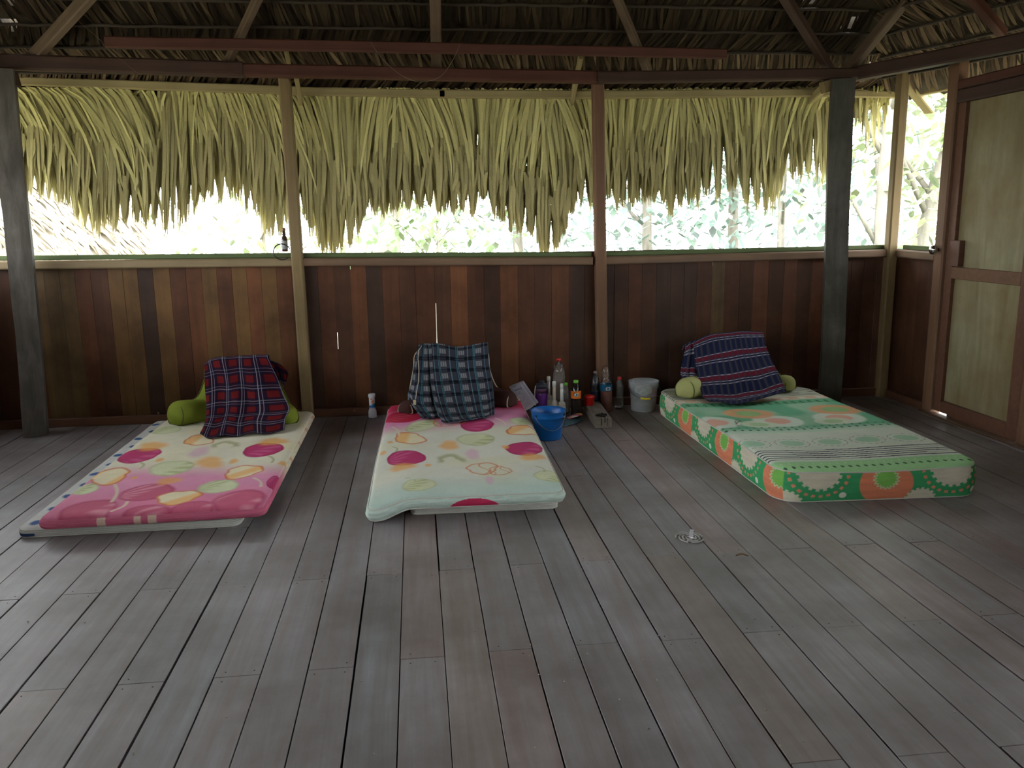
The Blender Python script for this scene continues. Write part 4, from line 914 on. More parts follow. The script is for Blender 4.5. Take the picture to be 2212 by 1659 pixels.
# middle
zc = 0.152
bm_ = empty('backrest_cushion', tuple(atz(985, 900, zc))); tag(bm_, 'dark brown backrest cushion with two stuffed arms on the middle floral mattress', 'cushion')
o1, *_ = cushion('back_pad', [(880,895),(884,850),(893,800),(905,758),(985,756),(1048,756),(1058,800),(1075,838),(1108,850),(1115,880),(1000,900)], 6.12, 6.30, .12, M_brn, bm_, zc, pipe=M_crm); local(bm_, o1)
a1 = bolster('arm', aty(920,882,6.08), aty(870,890,5.86), .085, .070, M_brn, bm_, zlim=zc, pipe=M_crm); local(bm_, a1)
a2 = bolster('arm', aty(1045,868,6.12), aty(1115,872,5.97), .088, .084, M_brn, bm_, zlim=zc, pipe=M_crm); local(bm_, a2)
def plaid_blue(u, v, n=4.0, m=11.0):
    c = np.zeros(u.shape+(3,))+[0.012,0.016,0.022]; pu = (u*n+.10) % 1; pv = (v*m) % 1
    c = blend(c, [0.055,0.055,0.075], ((pu > .55) & (pv > .3))*.8); c = blend(c, [0.03,0.075,0.10], (pu < .18)*.5)
    blk = ((pu > .18) & (pu < .55)); c = blend(c, [0.06,0.065,0.085], blk*.8); c = blend(c, [0.33,0.33,0.34], (blk & (pv > .42) & (pv < .86))*(.55+.3*np.sin(u*n*50))*.9)
    for o in (.08, .16): c = blend(c, [0.12,0.26,0.32], (np.abs(pu-o) < .018)*.7)
    c = blend(c, [0.12,0.26,0.32], (np.abs(pu-.74) < .022)*.75); c = blend(c, [0.004,0.005,0.01], ((np.abs(pv-.12) < .05)|(np.abs(pv-.26) < .03))*.7)
    return c
CLZ[0] = zc
ps = empty('plaid_shorts', tuple(atz(990, 905, zc))); tag(ps, 'dark blue and grey checked shorts draped over the brown backrest', 'shorts')
f1, _ = cloth('front_leg', [[(925,750,6.18),(945,747,6.18),(985,754,6.18),(1022,750,6.18),(1054,744,6.18)],[(928,790,6.07),(948,788,6.07),(987,790,6.07),(1024,788,6.07),(1056,785,6.07)],
  [(930,830,5.97),(954,830,5.97),(994,828,5.97),(1030,826,5.97),(1062,822,5.97)],[(938,868,5.85),(962,870,5.85),(1001,868,5.85),(1037,865,5.85),(1067,858,5.85)],
  [(950,902,0,zc+.03),(974,903,0,zc+.03),(1010,898,0,zc+.03),(1042,894,0,zc+.03),(1068,886,0,zc+.03)],[(955,912,0,zc+.01),(985,911,0,zc+.01),(1020,907,0,zc+.01),(1045,902,0,zc+.01),(1067,896,0,zc+.01)]], 5, plaid_blue, cloth_mat('blue_check_cotton'), ps, seed=4, fold=.006)
f2, G2 = cloth('back_leg', [[(903,752,6.21),(912,748,6.20),(932,748,6.20)],[(895,790,6.12),(908,790,6.08),(933,790,6.08)],[(889,830,6.04),(906,832,5.98),(935,832,5.99)],[(882,858,5.98),(905,868,5.88),(940,868,5.88)],
  [(905,893,0,zc+.03),(922,897,0,zc+.02),(948,893,0,zc+.03)],[(914,905,0,zc+.006),(928,902,0,zc+.006),(950,900,0,zc+.01)]], 3, lambda u, v: plaid_blue(u, v, 1.7, 11), cloth_mat('blue_check_cotton_b'), ps, 90, 150, seed=9, fold=.007)
dsg = MB().tube([tuple(aty(x, y, Yv)) for x, y, Yv in ((911,747,6.17),(905,756,6.13),(903,775,6.09),(905,800,6.02),(904,825,5.95),(900,845,5.90),(898,862,5.85))], .0028, 6).build('drawstring', plain('cream_cord', (0.50,0.48,0.38), .9), ps)
q = aty(895.5, 868, 5.84); tg = MB().box((q[0]-.010, q[1]-.003, q[2]-.022), (q[0]+.010, q[1]+.003, q[2]+.014), bev=.002).build('cord_end', plain('cream_cord_end', (0.48,0.43,0.28), .8), ps)
local(ps, f1, f2, dsg, tg)
# right
zc = 0.196
br = empty('backrest_cushion', tuple(atz(1590, 860, zc))); tag(br, 'pale yellow backrest cushion with two stuffed arms on the green mattress', 'cushion')
o1, *_ = cushion('back_pad', [(1478,860),(1478,820),(1490,770),(1505,740),(1575,732),(1642,734),(1660,780),(1690,815),(1712,835),(1710,850),(1600,862)], 6.02, 6.25, .12, M_yel, br, zc, pipe=M_limed); local(br, o1)
a1 = bolster('arm', aty(1525,838,6.04), aty(1473,845,5.83), .095, .088, M_yel, br, zlim=zc, pipe=M_limed); local(br, a1)
a2 = bolster('arm', aty(1680,832,6.05), aty(1714,836,5.93), .08, .07, M_yel, br, zlim=zc, pipe=M_limed); local(br, a2)
def plaid_navy(u, v, n=13., m=5.2):
    c = np.zeros(u.shape+(3,))+[0.014,0.019,0.055]; pu = (u*n) % 1; pv = (v*m+.72) % 1
    c = blend(c, [0.040,0.042,0.060], (np.abs(pu-.5) < .22)*.8); c = blend(c, [0.085,0.07,0.09], (np.abs(pu-.5) < .05)*.6)
    c = blend(c, [0.15,0.014,0.028], ((pv > .10) & (pv < .30))*(.55+.4*(np.abs(pu-.5) > .22)))
    for o in (.08, .36, .48): c = blend(c, [0.42,0.42,0.50], (np.abs(pv-o) < .020)*(.55+.3*np.cos(6.28*pu)))
    return c
CLZ[0] = zc
psr = empty('plaid_shorts', tuple(atz(1600, 865, zc))); tag(psr, 'navy shorts with red and white stripes draped over the pale yellow backrest', 'shorts')
f1, _ = cloth('front_leg', [[(1497,744,6.14),(1535,728,6.14),(1575,723,6.14),(1610,720,6.14),(1648,721,6.14)],[(1500,770,6.06),(1540,760,6.06),(1580,752,6.06),(1615,748,6.06),(1653,745,6.06)],[(1504,800,5.96),(1545,793,5.96),(1590,787,5.96),(1625,780,5.96),(1665,775,5.98)],
  [(1510,830,5.86),(1552,828,5.85),(1598,822,5.85),(1638,815,5.85),(1680,805,5.88)],[(1518,856,5.78),(1558,857,5.77),(1603,854,5.77),(1648,844,5.77),(1692,830,5.80)],[(1530,866,0,zc+.006),(1565,870,0,zc+.006),(1602,872,0,zc+.006),(1648,859,0,zc+.02),(1698,845,0,zc+.03)]], 5, plaid_navy, cloth_mat('navy_plaid_cotton'), psr, seed=6, fold=.005, fu=16)
f2, _ = cloth('back_leg', [[(1480,752,6.20),(1490,744,6.19),(1508,740,6.18)],[(1474,780,6.12),(1486,780,6.08),(1508,778,6.08)],[(1471,808,6.06),(1484,810,5.98),(1510,812,5.97)],[(1478,826,6.0),(1494,832,5.88),(1514,838,5.88)]], 3, lambda u, v: plaid_navy(u, v, 3, 3.4), cloth_mat('navy_plaid_cotton_b'), psr, 70, 110, seed=3, fold=.006)
local(psr, f1, f2)

# ------------------------------------------------------------------ bottles and buckets
def scaled(prof, r, h): return [(a*r, b_*h) for a, b_ in prof]
SODA = [(.70,0),(.95,.03),(1,.08),(1,.16),(.93,.20),(1,.24),(1,.50),(.95,.54),(1,.60),(.97,.68),(.80,.78),(.55,.87),(.32,.925),(.28,.935),(.28,.96)]
BIG = [(.70,0),(.95,.02),(1,.06),(1,.20),(.95,.23),(1,.26),(.98,.40),(.82,.46),(.80,.50),(.98,.56),(1,.64),(.97,.74),(.80,.85),(.45,.92),(.27,.935),(.27,.96)]
NECK = [(.85,0),(1,.03),(1,.42),(.85,.50),(.45,.56),(.42,.60)]
M_clr = clear('clear_plastic', (0.90,0.92,0.88), .10); M_clr2 = clear('thin_clear_plastic', (0.93,0.95,0.93), .06)
def colm(n, c, rough=.35): return plain(n, c, rough, spec=.5)
M_redcap, M_grncap, M_whtcap = colm('red_cap', (0.55,0.02,0.02)), colm('green_cap', (0.16,0.50,0.05)), colm('white_cap', (0.62,0.64,0.60))
def bottle(px, ytop, Y, wpx, prof, mat, label, capmat=None, liquid=None, liqh=.5, nm='plastic_bottle', lab=None, tilt=0.0, group=None, caph=.05, capw=.36):
    base = aty(px, ytop, Y); h = base[2]; r = wpx/2/(F/np.linalg.norm(base-CP)); root = empty(nm, (base[0], Y, 0.0003)); tag(root, label, 'bottle', group)
    if tilt: root.rotation_euler = (0, tilt, 0)
    pf = scaled(prof, r, h); MB().lathe(pf, 28).build('bottle_body', mat, root)
    if capmat: MB().lathe([(capw*r, h*(1-caph)), (capw*r, h*.997), (capw*r*.85, h)], 20).build('cap', capmat, root)
    if liquid:
        lp_ = [(a*.94, b_) for a, b_ in pf if b_ <= h*liqh]; lp_[0] = (lp_[0][0], .003); lp_.append((float(np.interp(h*liqh, [b_ for _, b_ in pf], [a for a, _ in pf]))*.94, h*liqh)); MB().lathe(lp_, 24).build('liquid', liquid, root)
    return root, r, h
M_dkliq = plain('cola', (0.008,0.004,0.003), .15, spec=.6); M_navyliq = plain('dark_drink', (0.012,0.014,0.022), .2, spec=.6)
M_amb = clear('amber_drink', (0.16,0.030,0.014), .75, .1, .3); M_wat = clear('cloudy_water', (0.80,0.85,0.70), .10, .1, .5)
bottle(1207, 774, 6.40, 27, BIG, M_clr, 'large clear plastic bottle with a red cap, tallest of the group by the wall', M_redcap)
b_, r_b, h_b = bottle(1286, 802, 6.38, 22, SODA, clear('smoky_plastic', (0.35,0.37,0.42), .08), 'plastic bottle with a dark drink and grey cap, left of the thin post', colm('grey_cap', (0.16,0.13,0.12)), M_navyliq, .62)
MB().lathe([(r_b*1.02, h_b*.28), (r_b*1.02, h_b*.50)], 28, cap=False).build('bottle_label', colm('navy_label', (0.01,0.02,0.06)), b_)
b_, r_b, h_b = bottle(1311, 790, 6.31, 27, [(.72,0),(.97,.02),(1,.06),(.98,.16),(.90,.20),(1,.24),(.98,.45),(.94,.48),(.96,.62),(.90,.66),(.72,.70),(.70,.80),(.62,.90),(.45,.97),(.30,1.0)], clear('faint_plastic', (0.96,0.95,0.94), .03, .08, .55), 'tall bottle with amber drink, blue label and clear open top', None, M_amb, .46, tilt=-.03)
lm = MB(); cols = []
th = np.linspace(0, 2*math.pi, 41)[:-1]; zz = np.linspace(h_b*.47, h_b*.61, 12); P = np.array([[(r_b*.99*math.cos(a), r_b*.99*math.sin(a), z) for a in list(th)+[0]] for z in zz]); C_ = np.zeros(P.shape)+[0.01,0.09,0.17]
for i, z in enumerate((zz-zz[0])/(zz[-1]-zz[0])):
    for j, a in enumerate(list(th)+[0]):
        d = (a-4.9); 
        if abs(d) < .35 and .12 < z < .55: C_[i, j] = (0.5,0.5,0.5) if (abs(d) > .26 or z < .2 or z > .47) else (0.01,0.07,0.14)
lm.grid(P, C_); lm.build('bottle_label', colattr('blue_label', rough=.4, bump=0, noise=.02), b_)
bottle(1338, 814, 6.38, 20, SODA, M_clr2, 'small clear ribbed bottle with a red cap, left of the clear bucket', M_redcap, caph=.09, capw=.40)
b_, r_b, h_b = bottle(1244, 821, 6.17, 22, SODA, clear('cola_plastic', (0.10,0.07,0.06), .10), 'dark soft drink bottle with green cap and orange label', M_grncap, M_dkliq, .90, caph=.075, capw=.48)
lm = MB(); zz = np.linspace(h_b*.52, h_b*.72, 26); th = np.linspace(0, 2*math.pi, 121); P = np.array([[(r_b*1.02*math.cos(a), r_b*1.02*math.sin(a), z) for a in th] for z in zz]); C_ = np.zeros(P.shape)+[0.70,0.16,0.02]
for i, z in enumerate((zz-zz[0])/(zz[-1]-zz[0])):
    for j, a in enumerate(th):
        x_ = (a-4.62)/.55; y_ = (z-.52)/.28; 
        if x_*x_+y_*y_ < 1: C_[i, j] = (0.55,0.55,0.5)
        if .45 < math.hypot(x_+.35, y_*.9-.1) < .75 and abs(y_) < .8: C_[i, j] = (0.03,0.06,0.03)
        if .30 < math.hypot(x_-.45, y_*.9+.1) < .55: C_[i, j] = (0.03,0.06,0.03)
lm.grid(P, C_); lm.build('bottle_label', colattr('orange_label', rough=.4, bump=0, noise=.02), b_)
bottle(1222, 827, 6.30, 18, SODA, M_clr, 'clear bottle with a green cap, just behind the blue bucket', M_grncap, caph=.085, capw=.50)
for px, yt, Yv, lb in ((1185, 813, 6.36, 'slim bottle with long white neck, the rear one beside the purple tumbler'), (1197, 824, 6.16, 'slim cream bottle with long white neck, in front of the large clear bottle'), (1213.5, 829, 6.14, 'slim bottle with long white neck, nearest the green capped clear bottle')):
    base = aty(px, yt, Yv); h = base[2]; r = .029; t = empty('slim_bottle', (base[0], Yv, .0003)); tag(t, lb, 'bottle', None)
    MB().lathe(scaled([(.85,0),(1,.03),(1,.40),(.9,.46),(.5,.50),(.45,.52)], r, h), 22).build('bottle_body', clear('slim_glass', (0.85,0.83,0.72), .35), t)
    MB().lathe([(r*.45, h*.50),(r*.42, h*.86)], 16).build('neck', M_whtcap if px != 1197 else colm('cream_neck', (0.50,0.47,0.36)), t)
    MB().lathe([(r*.48, h*.86),(r*.50, h*.99),(r*.4, h)], 16).build('cap', M_whtcap, t)
    MB().lathe([(r*1.02, h*.10),(r*1.02, h*.36)], 22, cap=False).build('bottle_label', colm('pale_label', (0.46,0.43,0.30) if px != 1213.5 else (0.42,0.38,0.46)), t)
# purple tumbler
p = aty(1170, 822, 6.27); h = p[2]; r = .046; t = empty('tumbler', (p[0], 6.27, .0003)); tag(t, 'purple drinking tumbler with dark lid and white strap', 'tumbler')
MB().lathe([(r*.82,0),(r*.86,.01),(r*.98,h*.55),(r,h*.66),(r*.95,h*.68)], 28).build('cup', plain('purple_plastic', (0.13,0.025,0.24), .25, spec=.6), t)
MB().lathe([(r*1.03,h*.66),(r*1.05,h*.78),(r*.92,h*.80)], 28).build('collar', plain('mauve_collar', (0.10,0.035,0.085), .4), t)
MB().lathe([(r*1.0,h*.79),(r*.98,h*.90),(r*.5,h*.92),(r*.45,h*.99),(r*.2,h)], 28).build('lid', plain('slate_lid', (0.035,0.045,0.065), .4), t)
MB().tube([(-r*1.08,-.01,h*.30),(-r*1.25,-.012,h*.5),(-r*1.22,-.012,h*.72),(-r*1.05,-.01,h*.86)], .0045, 8).build('strap', M_whtcap, t)
# white powder bottle
p = atz(805, 903, 0); Yv = p[1]+.03; h = aty(805, 850, Yv)[2]; t = empty('powder_bottle', (p[0], Yv, .0003)); tag(t, 'white powder bottle with orange and blue label standing by the baseboard', 'bottle')
Mw = plain('white_plastic', (0.62,0.64,0.70), .4)
MB().lathe([(.031,0),(.033,.004),(.033,.030),(.032,h*.20),(.031,h*.28),(.0245,h*.34),(.0235,h*.40),(.0235,h*.84),(.022,h*.86)], 28).build('bottle_body', Mw, t)
MB().lathe([(.027,h*.845),(.0285,h*.87),(.0285,h*.955),(.026,h*.985),(.022,h)], 28).build('cap', Mw, t)
zz = np.linspace(h*.40, h*.83, 40); th = np.linspace(0, 2*math.pi, 90); P = np.array([[(.0241*math.cos(a), .0241*math.sin(a), z) for a in th] for z in zz]); C_ = np.zeros(P.shape)+[0.66,0.68,0.70]
for i, z in enumerate((zz-zz[0])/(zz[-1]-zz[0])):
    for j, a in enumerate(th):
        x_ = (a-4.65)/1.2
        if z < .36+.12*x_: C_[i, j] = (0.02,0.20,0.50)
        if z < .10: C_[i, j] = (0.30,0.35,0.60)
        if math.hypot(x_-.25, (z-.62)*2.2) < .38: C_[i, j] = (0.75,0.28,0.06)
        if math.hypot(x_-.25, (z-.60)*2.6) < .26 and int(a*14) % 2: C_[i, j] = (0.80,0.62,0.40)
        if math.hypot(x_+.1, (z-.90)*4) < .3: C_[i, j] = (0.70,0.20,0.04)
        if .24 < z < .29 and -.6 < x_ < .1 and int(a*22) % 3: C_[i, j] = (0.7,0.7,0.75)
MB().grid(P, C_).build('bottle_label', colattr('powder_label', rough=.4, bump=0, noise=.02), t)
# blue bucket
p = atz(1188, 952, 0); t = empty('bucket', (p[0], p[1]+.085, .0003)); tag(t, 'blue plastic bucket with wire handle beside the middle mattress', 'bucket')
h = aty(1188, 885, p[1]+.085)[2]; Mb = plain('blue_plastic', (0.004,0.105,0.36), .38, spec=.4)
MB().lathe([(.090,.004),(.094,0),(.095,.006),(.108,h*.76),(.113,h*.765),(.114,h*.80),(.117,h*.96),(.124,h*.985),(.126,h),(.121,h*1.003),(.113,h*.96),(.104,h*.75),(.091,.012),(.0,.012)], 48, cap=False).add([(.090*math.cos(a),.090*math.sin(a),.004) for a in np.linspace(0,6.283,49)[:-1]], [tuple(reversed(range(48)))]).build('bucket_body', Mb, t)
for a in (-2.5, -.45): MB().lathe([(.009,0),(.009,.012),(.004,.014)], 12, tilt=Matrix.Rotation(math.pi/2, 3, 'Y') , c=(0,0,0)).build('handle_lug', plain('dark_lug', (0.003,0.03,0.11), .4), t, loc=(.112*math.cos(a), .112*math.sin(a), h*.87), rot=(0,0,a))
hp_ = [(.124*math.cos(a), .124*math.sin(a)-.004, h*.86-.46*h*math.sin((a+2.5)/2.05*math.pi)**.8) for a in np.linspace(-2.5, -.45, 26)]
MB().tube(hp_, .0022, 6).build('handle', plain('wire', (0.25,0.25,0.26), .35, metal=.8), t)
# clear bucket
p = atz(1396, 892, 0); t = empty('bucket', (p[0], p[1]+.09, .0003)); tag(t, 'clear plastic bucket with a yellow handle grip beside the green mattress', 'bucket')
h = aty(1396, 822, p[1]+.09)[2]; Mc = clear('milky_plastic', (0.88,0.92,0.93), .24, .25, .3)
MB().lathe([(.093,0),(.096,.005),(.108,h*.78),(.116,h*.785),(.118,h*.97),(.121,h),(.115,h),(.108,h*.9),(.104,h*.75),(.092,.006),(.0,.006)], 44, cap=False).build('bucket_body', Mc, t)
MB().lathe([(.090,.008),(.094,.06),(.0,.061)], 40, cap=False).build('water', clear('bucket_water', (0.72,0.76,0.55), .22, .05, .5), t)
hp_ = [(.127*math.cos(a), .127*math.sin(a), h*.80-.30*h*math.sin((a+3.0)/2.86*math.pi)**.7) for a in np.linspace(-3.0, -.14, 30)]
MB().tube(hp_, .002, 6).build('handle', plain('wire_dark', (0.10,0.10,0.10), .4, metal=.8), t)
MB().tube(hp_[10:17], .0075, 10).build('handle_grip', plain('yellow_plastic', (0.72,0.55,0.02), .4), t)
bgm = MB(); 
for k in range(7):
    a = k*.9; bgm.lathe([(.001,0),(.028,.008),(.036,.030),(.028,.052),(.001,.060)], 14, (.035*math.cos(a), .035*math.sin(a), .012*math.sin(k*2.1)), cap=False)
pb = bgm.build('plastic_bag', plain('white_bag', (0.80,0.80,0.76), .6, bump=.8, nscale=60), loc=(p[0], p[1]+.09, .135)); tag(pb, 'crumpled whitish bag inside the clear bucket', 'bag')

# wooden block with burnt wax, red pot on it
A_, B_ = atz(1286, 927, 0), atz(1322, 925, 0); Cc_ = atz(1258, 884, 0); dv = (Cc_-A_); ang = math.atan2(dv[1], dv[0])-math.pi/2; Lb = 0.56
t = empty('wooden_block', ((A_[0]+B_[0])/2, (A_[1]+B_[1])/2+.005, .0003), ang); tag(t, 'short squared timber block with burnt wax on its near end', 'block')
wdt = np.linalg.norm(B_-A_)
MB().box((-wdt/2, 0, 0), (wdt/2, Lb, .078), bev=.006).build('timber', wood('grey_offcut', (0.16,0.14,0.11), (0.30,0.27,0.22), grain=(16,1.6,16), rough=.8, blotch=.4, c3=(.08,.07,.055), big=9, bump=.5), t)
wx = MB()
for k in range(34):
    a = random.uniform(0, 6.28); rr_ = random.uniform(0,.042); wx.lathe([(.001,.010),(.010,.006),(.014,0)], 9, (rr_*math.cos(a)*.9, .075+rr_*1.5*math.sin(a), .0782+random.uniform(0,.004)), cap=False)
wx.build('burnt_wax', plain('black_wax', (0.010,0.009,0.008), .3, spec=.6), t)
wx = MB()
for x0_ in (-.018, .006, .026): wx.box((x0_, -.0025, .078-random.uniform(.02,.06)), (x0_+random.uniform(.003,.007), .001, .0775))
wx.build('wax_drip', plain('black_wax_drip', (0.010,0.009,0.008), .3), t)
q = aty(1273, 866, 6.22); 
t = empty('red_pot', (q[0], 6.22, .0790)); tag(t, 'small red plastic pot standing on the far end of the timber block', 'pot')
MB().lathe([(.034,0),(.038,.004),(.039,.055),(.042,.056),(.042,.074),(.038,.078),(.0,.078)], 28, cap=False).build('pot_body', plain('red_plastic', (0.42,0.008,0.006), .35), t)
MB().tube([(-.020,-.005,.079),(-.006,-.008,.084),(.012,-.005,.080)], .004, 6).build('lid_rib', plain('red_plastic_rib', (0.48,0.02,0.015), .3), t)

# papers
def sheet(name, quad, col, label, cat, th=.0015, sub=None):
    q = [np.array(p) for p in quad]; n = np.cross(q[1]-q[0], q[3]-q[0]); n /= np.linalg.norm(n)
    G = np.array([[(q[0]*(1-u)+q[1]*u)*(1-v)+(q[3]*(1-u)+q[2]*u)*v+n*.006*math.sin(3*v+u) for u in np.linspace(0,1,8)] for v in np.linspace(0,1,10)])
    o = MB().grid(G).build(name, col); md = o.modifiers.new('t', 'SOLIDIFY'); md.thickness = th
    if label: tag(o, label, cat)
    return o, n
Mp = plain('printed_paper', (0.50,0.50,0.58), .7, noise=.15, nscale=40)
quad = [aty(1099,835,6.30), aty(1124,825,6.30), aty(1157,873,6.16), aty(1136,888,6.16)]
s2, _ = sheet('pamphlet', [p+np.array([.028,.035,.004]) for p in quad], Mp, 'second grey sheet tucked behind the leaning pamphlet', 'paper')
s1, nrm = sheet('pamphlet', quad, Mp, 'leaning grey pamphlet with dark lettering beside the brown cushion', 'paper')
ex_ = quad[1]-quad[0]; wq = np.linalg.norm(ex_); ex_ /= wq; ey_ = quad[0]-quad[3]; hq = np.linalg.norm(ey_); ey_ = ey_-ex_*(ey_@ex_); ey_ /= np.linalg.norm(ey_); nz_ = np.cross(ex_, ey_)
Mink = plain('dark_ink', (0.03,0.03,0.07), .7)
def text(body, org_, size, parent, nm='lettering', mat=Mink, xs=1.0):
    cu = bpy.data.curves.new('lettering', 'FONT'); cu.body = body; cu.size = size; cu.extrude = .0002
    tmp = bpy.data.objects.new('lettering_tmp', cu); COL.objects.link(tmp); bpy.context.view_layer.update()
    me = bpy.data.meshes.new_from_object(tmp.evaluated_get(bpy.context.evaluated_depsgraph_get())); bpy.data.objects.remove(tmp)
    me.materials.clear(); me.materials.append(mat); o = bpy.data.objects.new(nm, me); COL.objects.link(o)
    o.matrix_world = Matrix([[ex_[0]*xs, ey_[0], nz_[0], org_[0]], [ex_[1]*xs, ey_[1], nz_[1], org_[1]], [ex_[2]*xs, ey_[2], nz_[2], org_[2]], [0,0,0,1]]); o.parent = parent; return o
o0 = quad[0]+nz_*.009
text('Fabios', o0+ex_*.012-ey_*.062, .030, s1)
for k in range(2):
    sq = MB(); sq.tube([tuple(o0+ex_*(.012+.05*t*(1-.25*k))-ey_*(.016+.012*k)+ey_*.004*math.sin(t*34+k)+ex_*.002*math.cos(t*50)) for t in np.linspace(0, 1, 60)], .0009-.0003*k, 5); sq.build('script_heading', Mink, s1)
for k in range(3): MB().box((0,0,0),(.055-.008*k,.0012,.0004)).build('printed_line', Mink, s1).matrix_world = Matrix([[ex_[0],ey_[0],nz_[0],(o0+ex_*.02-ey_*(.075+.008*k))[0]],[ex_[1],ey_[1],nz_[1],(o0+ex_*.02-ey_*(.075+.008*k))[1]],[ex_[2],ey_[2],nz_[2],(o0+ex_*.02-ey_*(.075+.008*k))[2]],[0,0,0,1]])
pm_ = MB(); cc = o0+ex_*.055-ey_*.125
pm_.tube([tuple(cc+ex_*.022*math.cos(a)*(1+.2*math.sin(3*a))+ey_*.034*math.sin(a)) for a in np.linspace(0,6.28,30)[:-1]], .0007, 5, closed=True); pm_.build('drawing', Mink, s1)
# packets behind the blue bucket
bk, _ = sheet('booklet', [atz(1220,903,.012), atz(1262,905,.008), atz(1243,916,.004), atz(1215,922,.004)], plain('teal_cover', (0.07,0.20,0.26), .5), 'pale teal booklet lying on the floor behind the blue bucket', 'booklet', th=.004)
q = atz(1242, 901, .02); pk_ = MB(); G = []; Cc = []
for i, v in enumerate(np.linspace(0,1,10)):
    row = []; cr_ = []
    for u in np.linspace(0,1,14):
        row.append((q[0]-.055+.115*u, q[1]-.03+.07*v+.02*u, .016+.014*math.sin(3.1*u)*math.sin(3.1*v)+.022*u)); cr_.append([(0.6,0.08,0.1),(0.65,0.6,0.5),(0.35,0.05,0.2),(0.75,0.5,0.03),(0.6,0.1,0.05)][int((u*1.2+v)*2.6) % 5])
    G.append(row); Cc.append(cr_)
o = pk_.grid(np.array(G), np.array(Cc)).build('snack_packet', colattr('foil_print', rough=.35, spec=.5, bump=.3, bscale=60, noise=.1)); o.modifiers.new('t','SOLIDIFY').thickness = .003
tag(o, 'crumpled red and yellow snack packet at the foot of the orange labelled bottle', 'packet')

# rail bottle and wire ring
xr = aty(615, 530, 6.53)[0]; t = empty('sauce_bottle', (xr, 6.53, capz(xr)+.0030)); tag(t, 'small brown bottle with pale label standing on the window rail', 'bottle')
h = .175; r = .023
MB().lathe([(r*.9,0),(r,.004),(r,h*.52),(r*.8,h*.60),(r*.50,h*.68),(r*.44,h*.90)], 24).build('bottle_body', plain('brown_glass', (0.07,0.035,0.025), .15, spec=.6), t)
MB().lathe([(r*.52,h*.66),(r*.58,h*.72),(r*.50,h*.76)], 20).build('neck_band', plain('dark_band', (0.03,0.02,0.02), .5), t)
MB().lathe([(r*.50,h*.88),(r*.56,h*.90),(r*.54,h)], 20).build('cap', plain('brown_cap', (0.16,0.06,0.035), .5), t)
MB().lathe([(r*1.03,h*.10),(r*1.03,h*.46)], 24, cap=False).build('bottle_label', plain('worn_label', (0.30,0.32,0.30), .7, noise=.5, nscale=90), t)
c0 = aty(609, 544, 6.455)
o = MB().tube([(c0[0]+.062*math.cos(a), 6.455+.004*math.sin(3*a), c0[2]+.058*math.sin(a)) for a in np.linspace(math.radians(20), math.radians(310), 40)], .0045, 8).build('wire_ring', plain('black_wire', (0.01,0.01,0.01), .5)); tag(o, 'black wire ring hanging in front of the small brown bottle on the rail', 'wire')
# hanging wires
def wire(pts, Yv, r, label, nm='hanging_wire', c=(0.20,0.18,0.12)):
    P = catmull([aty(x, y, Yv) for x, y in pts], 40); o = MB().tube(P, r, 5).build(nm, plain('thin_wire', c, .6)); tag(o, label, 'wire')
wire([(800,90),(822,122),(860,158),(905,177),(950,166),(978,130),(993,97)], 6.12, .0012, 'thin wire looping down from the reddish bar across the plate beam')
wire([(110,-5),(160,38),(215,85),(232,105),(300,160)], 6.10, .0008, 'thin thread running down across the far left rafter', 'hanging_thread', (0.14,0.08,0.05))
# ------------------------------------------------------------------ floor litter
q = atz(1491, 1163, 0); t = empty('mosquito_coil', (q[0], q[1], .0004)); tag(t, 'grey ash spiral of a burnt mosquito coil around a small metal stand on the floor', 'coil')
sp = MB(); ang_ = 0; 
pts = []
for k in range(150):
    a = k*.155; rr_ = .012+.0023*a*1.1; 
    if k % 11 < 10: pts.append((rr_*math.cos(a)+random.uniform(-.0007,.0007), rr_*math.sin(a)*1.15+random.uniform(-.0007,.0007), .0042))
    else:
        if len(pts) > 2: sp.tube(pts, .0042, 6)
        pts = []
sp.build('ash_spiral', plain('coil_ash', (0.45,0.44,0.42), .9, noise=.3, nscale=300, bump=.4), t)
MB().box((-.009,-.002,.004),(.011,-.001,.046)).box((-.004,-.016,.004),(.020,0,.005)).build('stand', plain('bright_tin', (0.85,0.85,0.88), .25, metal=.6), t, rot=(0,.12,0))
G = []
for v in np.linspace(0,1,8): G.append([(.055*(v-.5), .022*math.sin(math.pi*min(1,v+.03))*(u-.5), .002+.010*abs(u-.5)+.006*math.sin(3.1*v)) for u in np.linspace(0,1,5)])
q = atz(1603, 1203, 0); o = MB().grid(np.array(G)).build('dry_leaf', plain('brown_leaf', (0.20,0.12,0.06), .8), loc=(q[0], q[1], .001), rot=(0,0,-.25)); o.modifiers.new('t','SOLIDIFY').thickness = .0008; tag(o, 'curled dry brown leaf lying on the floor near the burnt coil', 'leaf')
cm = MB()
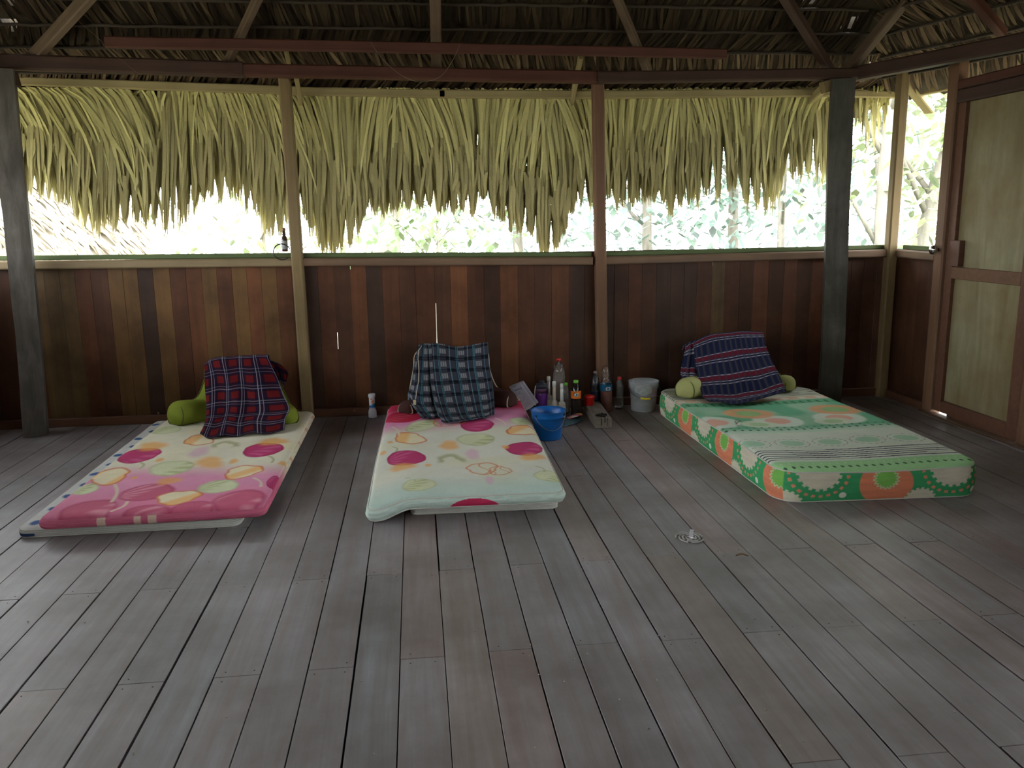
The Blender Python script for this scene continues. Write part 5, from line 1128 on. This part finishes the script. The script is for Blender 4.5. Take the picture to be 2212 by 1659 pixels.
spots = [(738,1238),(867,960),(1085,1350),(1236,1407),(1075,1110),(1240,1425),(1655,1490),(1640,1508),(1528,1527),(1557,1566),(1735,1603),(1630,1338),(1706,1427),(1108,1470),(1380,1340),(1220,1545),(1400,1575),(1180,1410),(760,1068),(1450,1480),(930,1290),(735,1195),(400,1230),(435,1243),(603,1225),(675,1068),(1980,1300)]
spots += [(random.uniform(60,2150), random.uniform(1180,1640)) for _ in range(60)]
for x, y in spots:
    q = atz(x, y, 0); s_ = random.uniform(.0015, .0042); cm.lathe([(.0005,0),(s_,s_*.4),(s_*.7,s_),(.0005,s_*1.1)], 6, (q[0], q[1], 0), cap=False)
tag(cm.build('crumbs', plain('pale_crumb', (0.42,0.40,0.34), .9, noise=.5, nscale=15)), 'scattered crumbs and grit on the floor boards', 'crumbs', kind='stuff')
for px, py in ((766, 887),(343, 892)):
    q = aty(px, py, 6.495 if px == 766 else 6.538); o = MB().lathe([(.001,0),(.007,.003),(.009,.008),(.001,.012)], 10, tilt=Matrix.Rotation(math.pi/2, 3, 'X'), cap=False).build('wasp_cell', plain('clay', (0.30,0.22,0.13), .9), loc=tuple(q)); tag(o, 'small pale clay lump stuck on the baseboard' if px == 766 else 'small pale clay lump stuck on the planks above the left mattress', 'lump')

# ------------------------------------------------------------------ sets of like things
GROUPS = {'floral_mattress': 'floral mattresses', 'hewn_post': 'thick hewn posts', 'wooden_post': 'thin squared posts', 'window_rail': 'window rails', 'plate_beam': 'roof plate beams', 'cross_bar': 'reddish bars under the rafters',
          'roof_rafter': 'rafters under the roof', 'eave_purlin': 'eave purlins', 'rafter_tail': 'rafter tails at the eave', 'eave_thatch': 'hanging eave thatch', 'jungle_tree': 'jungle trees beyond the hut', 'broadleaf_shrub': 'shrubs beyond the hut',
          'banana_plant': 'big leaved plants beyond the hut', 'backrest_cushion': 'backrest cushions with arms', 'plaid_shorts': 'checked shorts on the backrests', 'plastic_bottle': 'plastic bottles by the wall', 'slim_bottle': 'slim bottles with white necks',
          'bucket': 'plastic buckets', 'pamphlet': 'leaning printed sheets', 'door_header': 'header bars above the door', 'post_bracket': 'blocks at the post heads', 'wasp_cell': 'clay lumps on the wall'}
for o in bpy.data.objects:
    n = o.name.split('.')[0]
    if o.parent is None and n in GROUPS and 'kind' not in o: o['group'] = GROUPS[n]
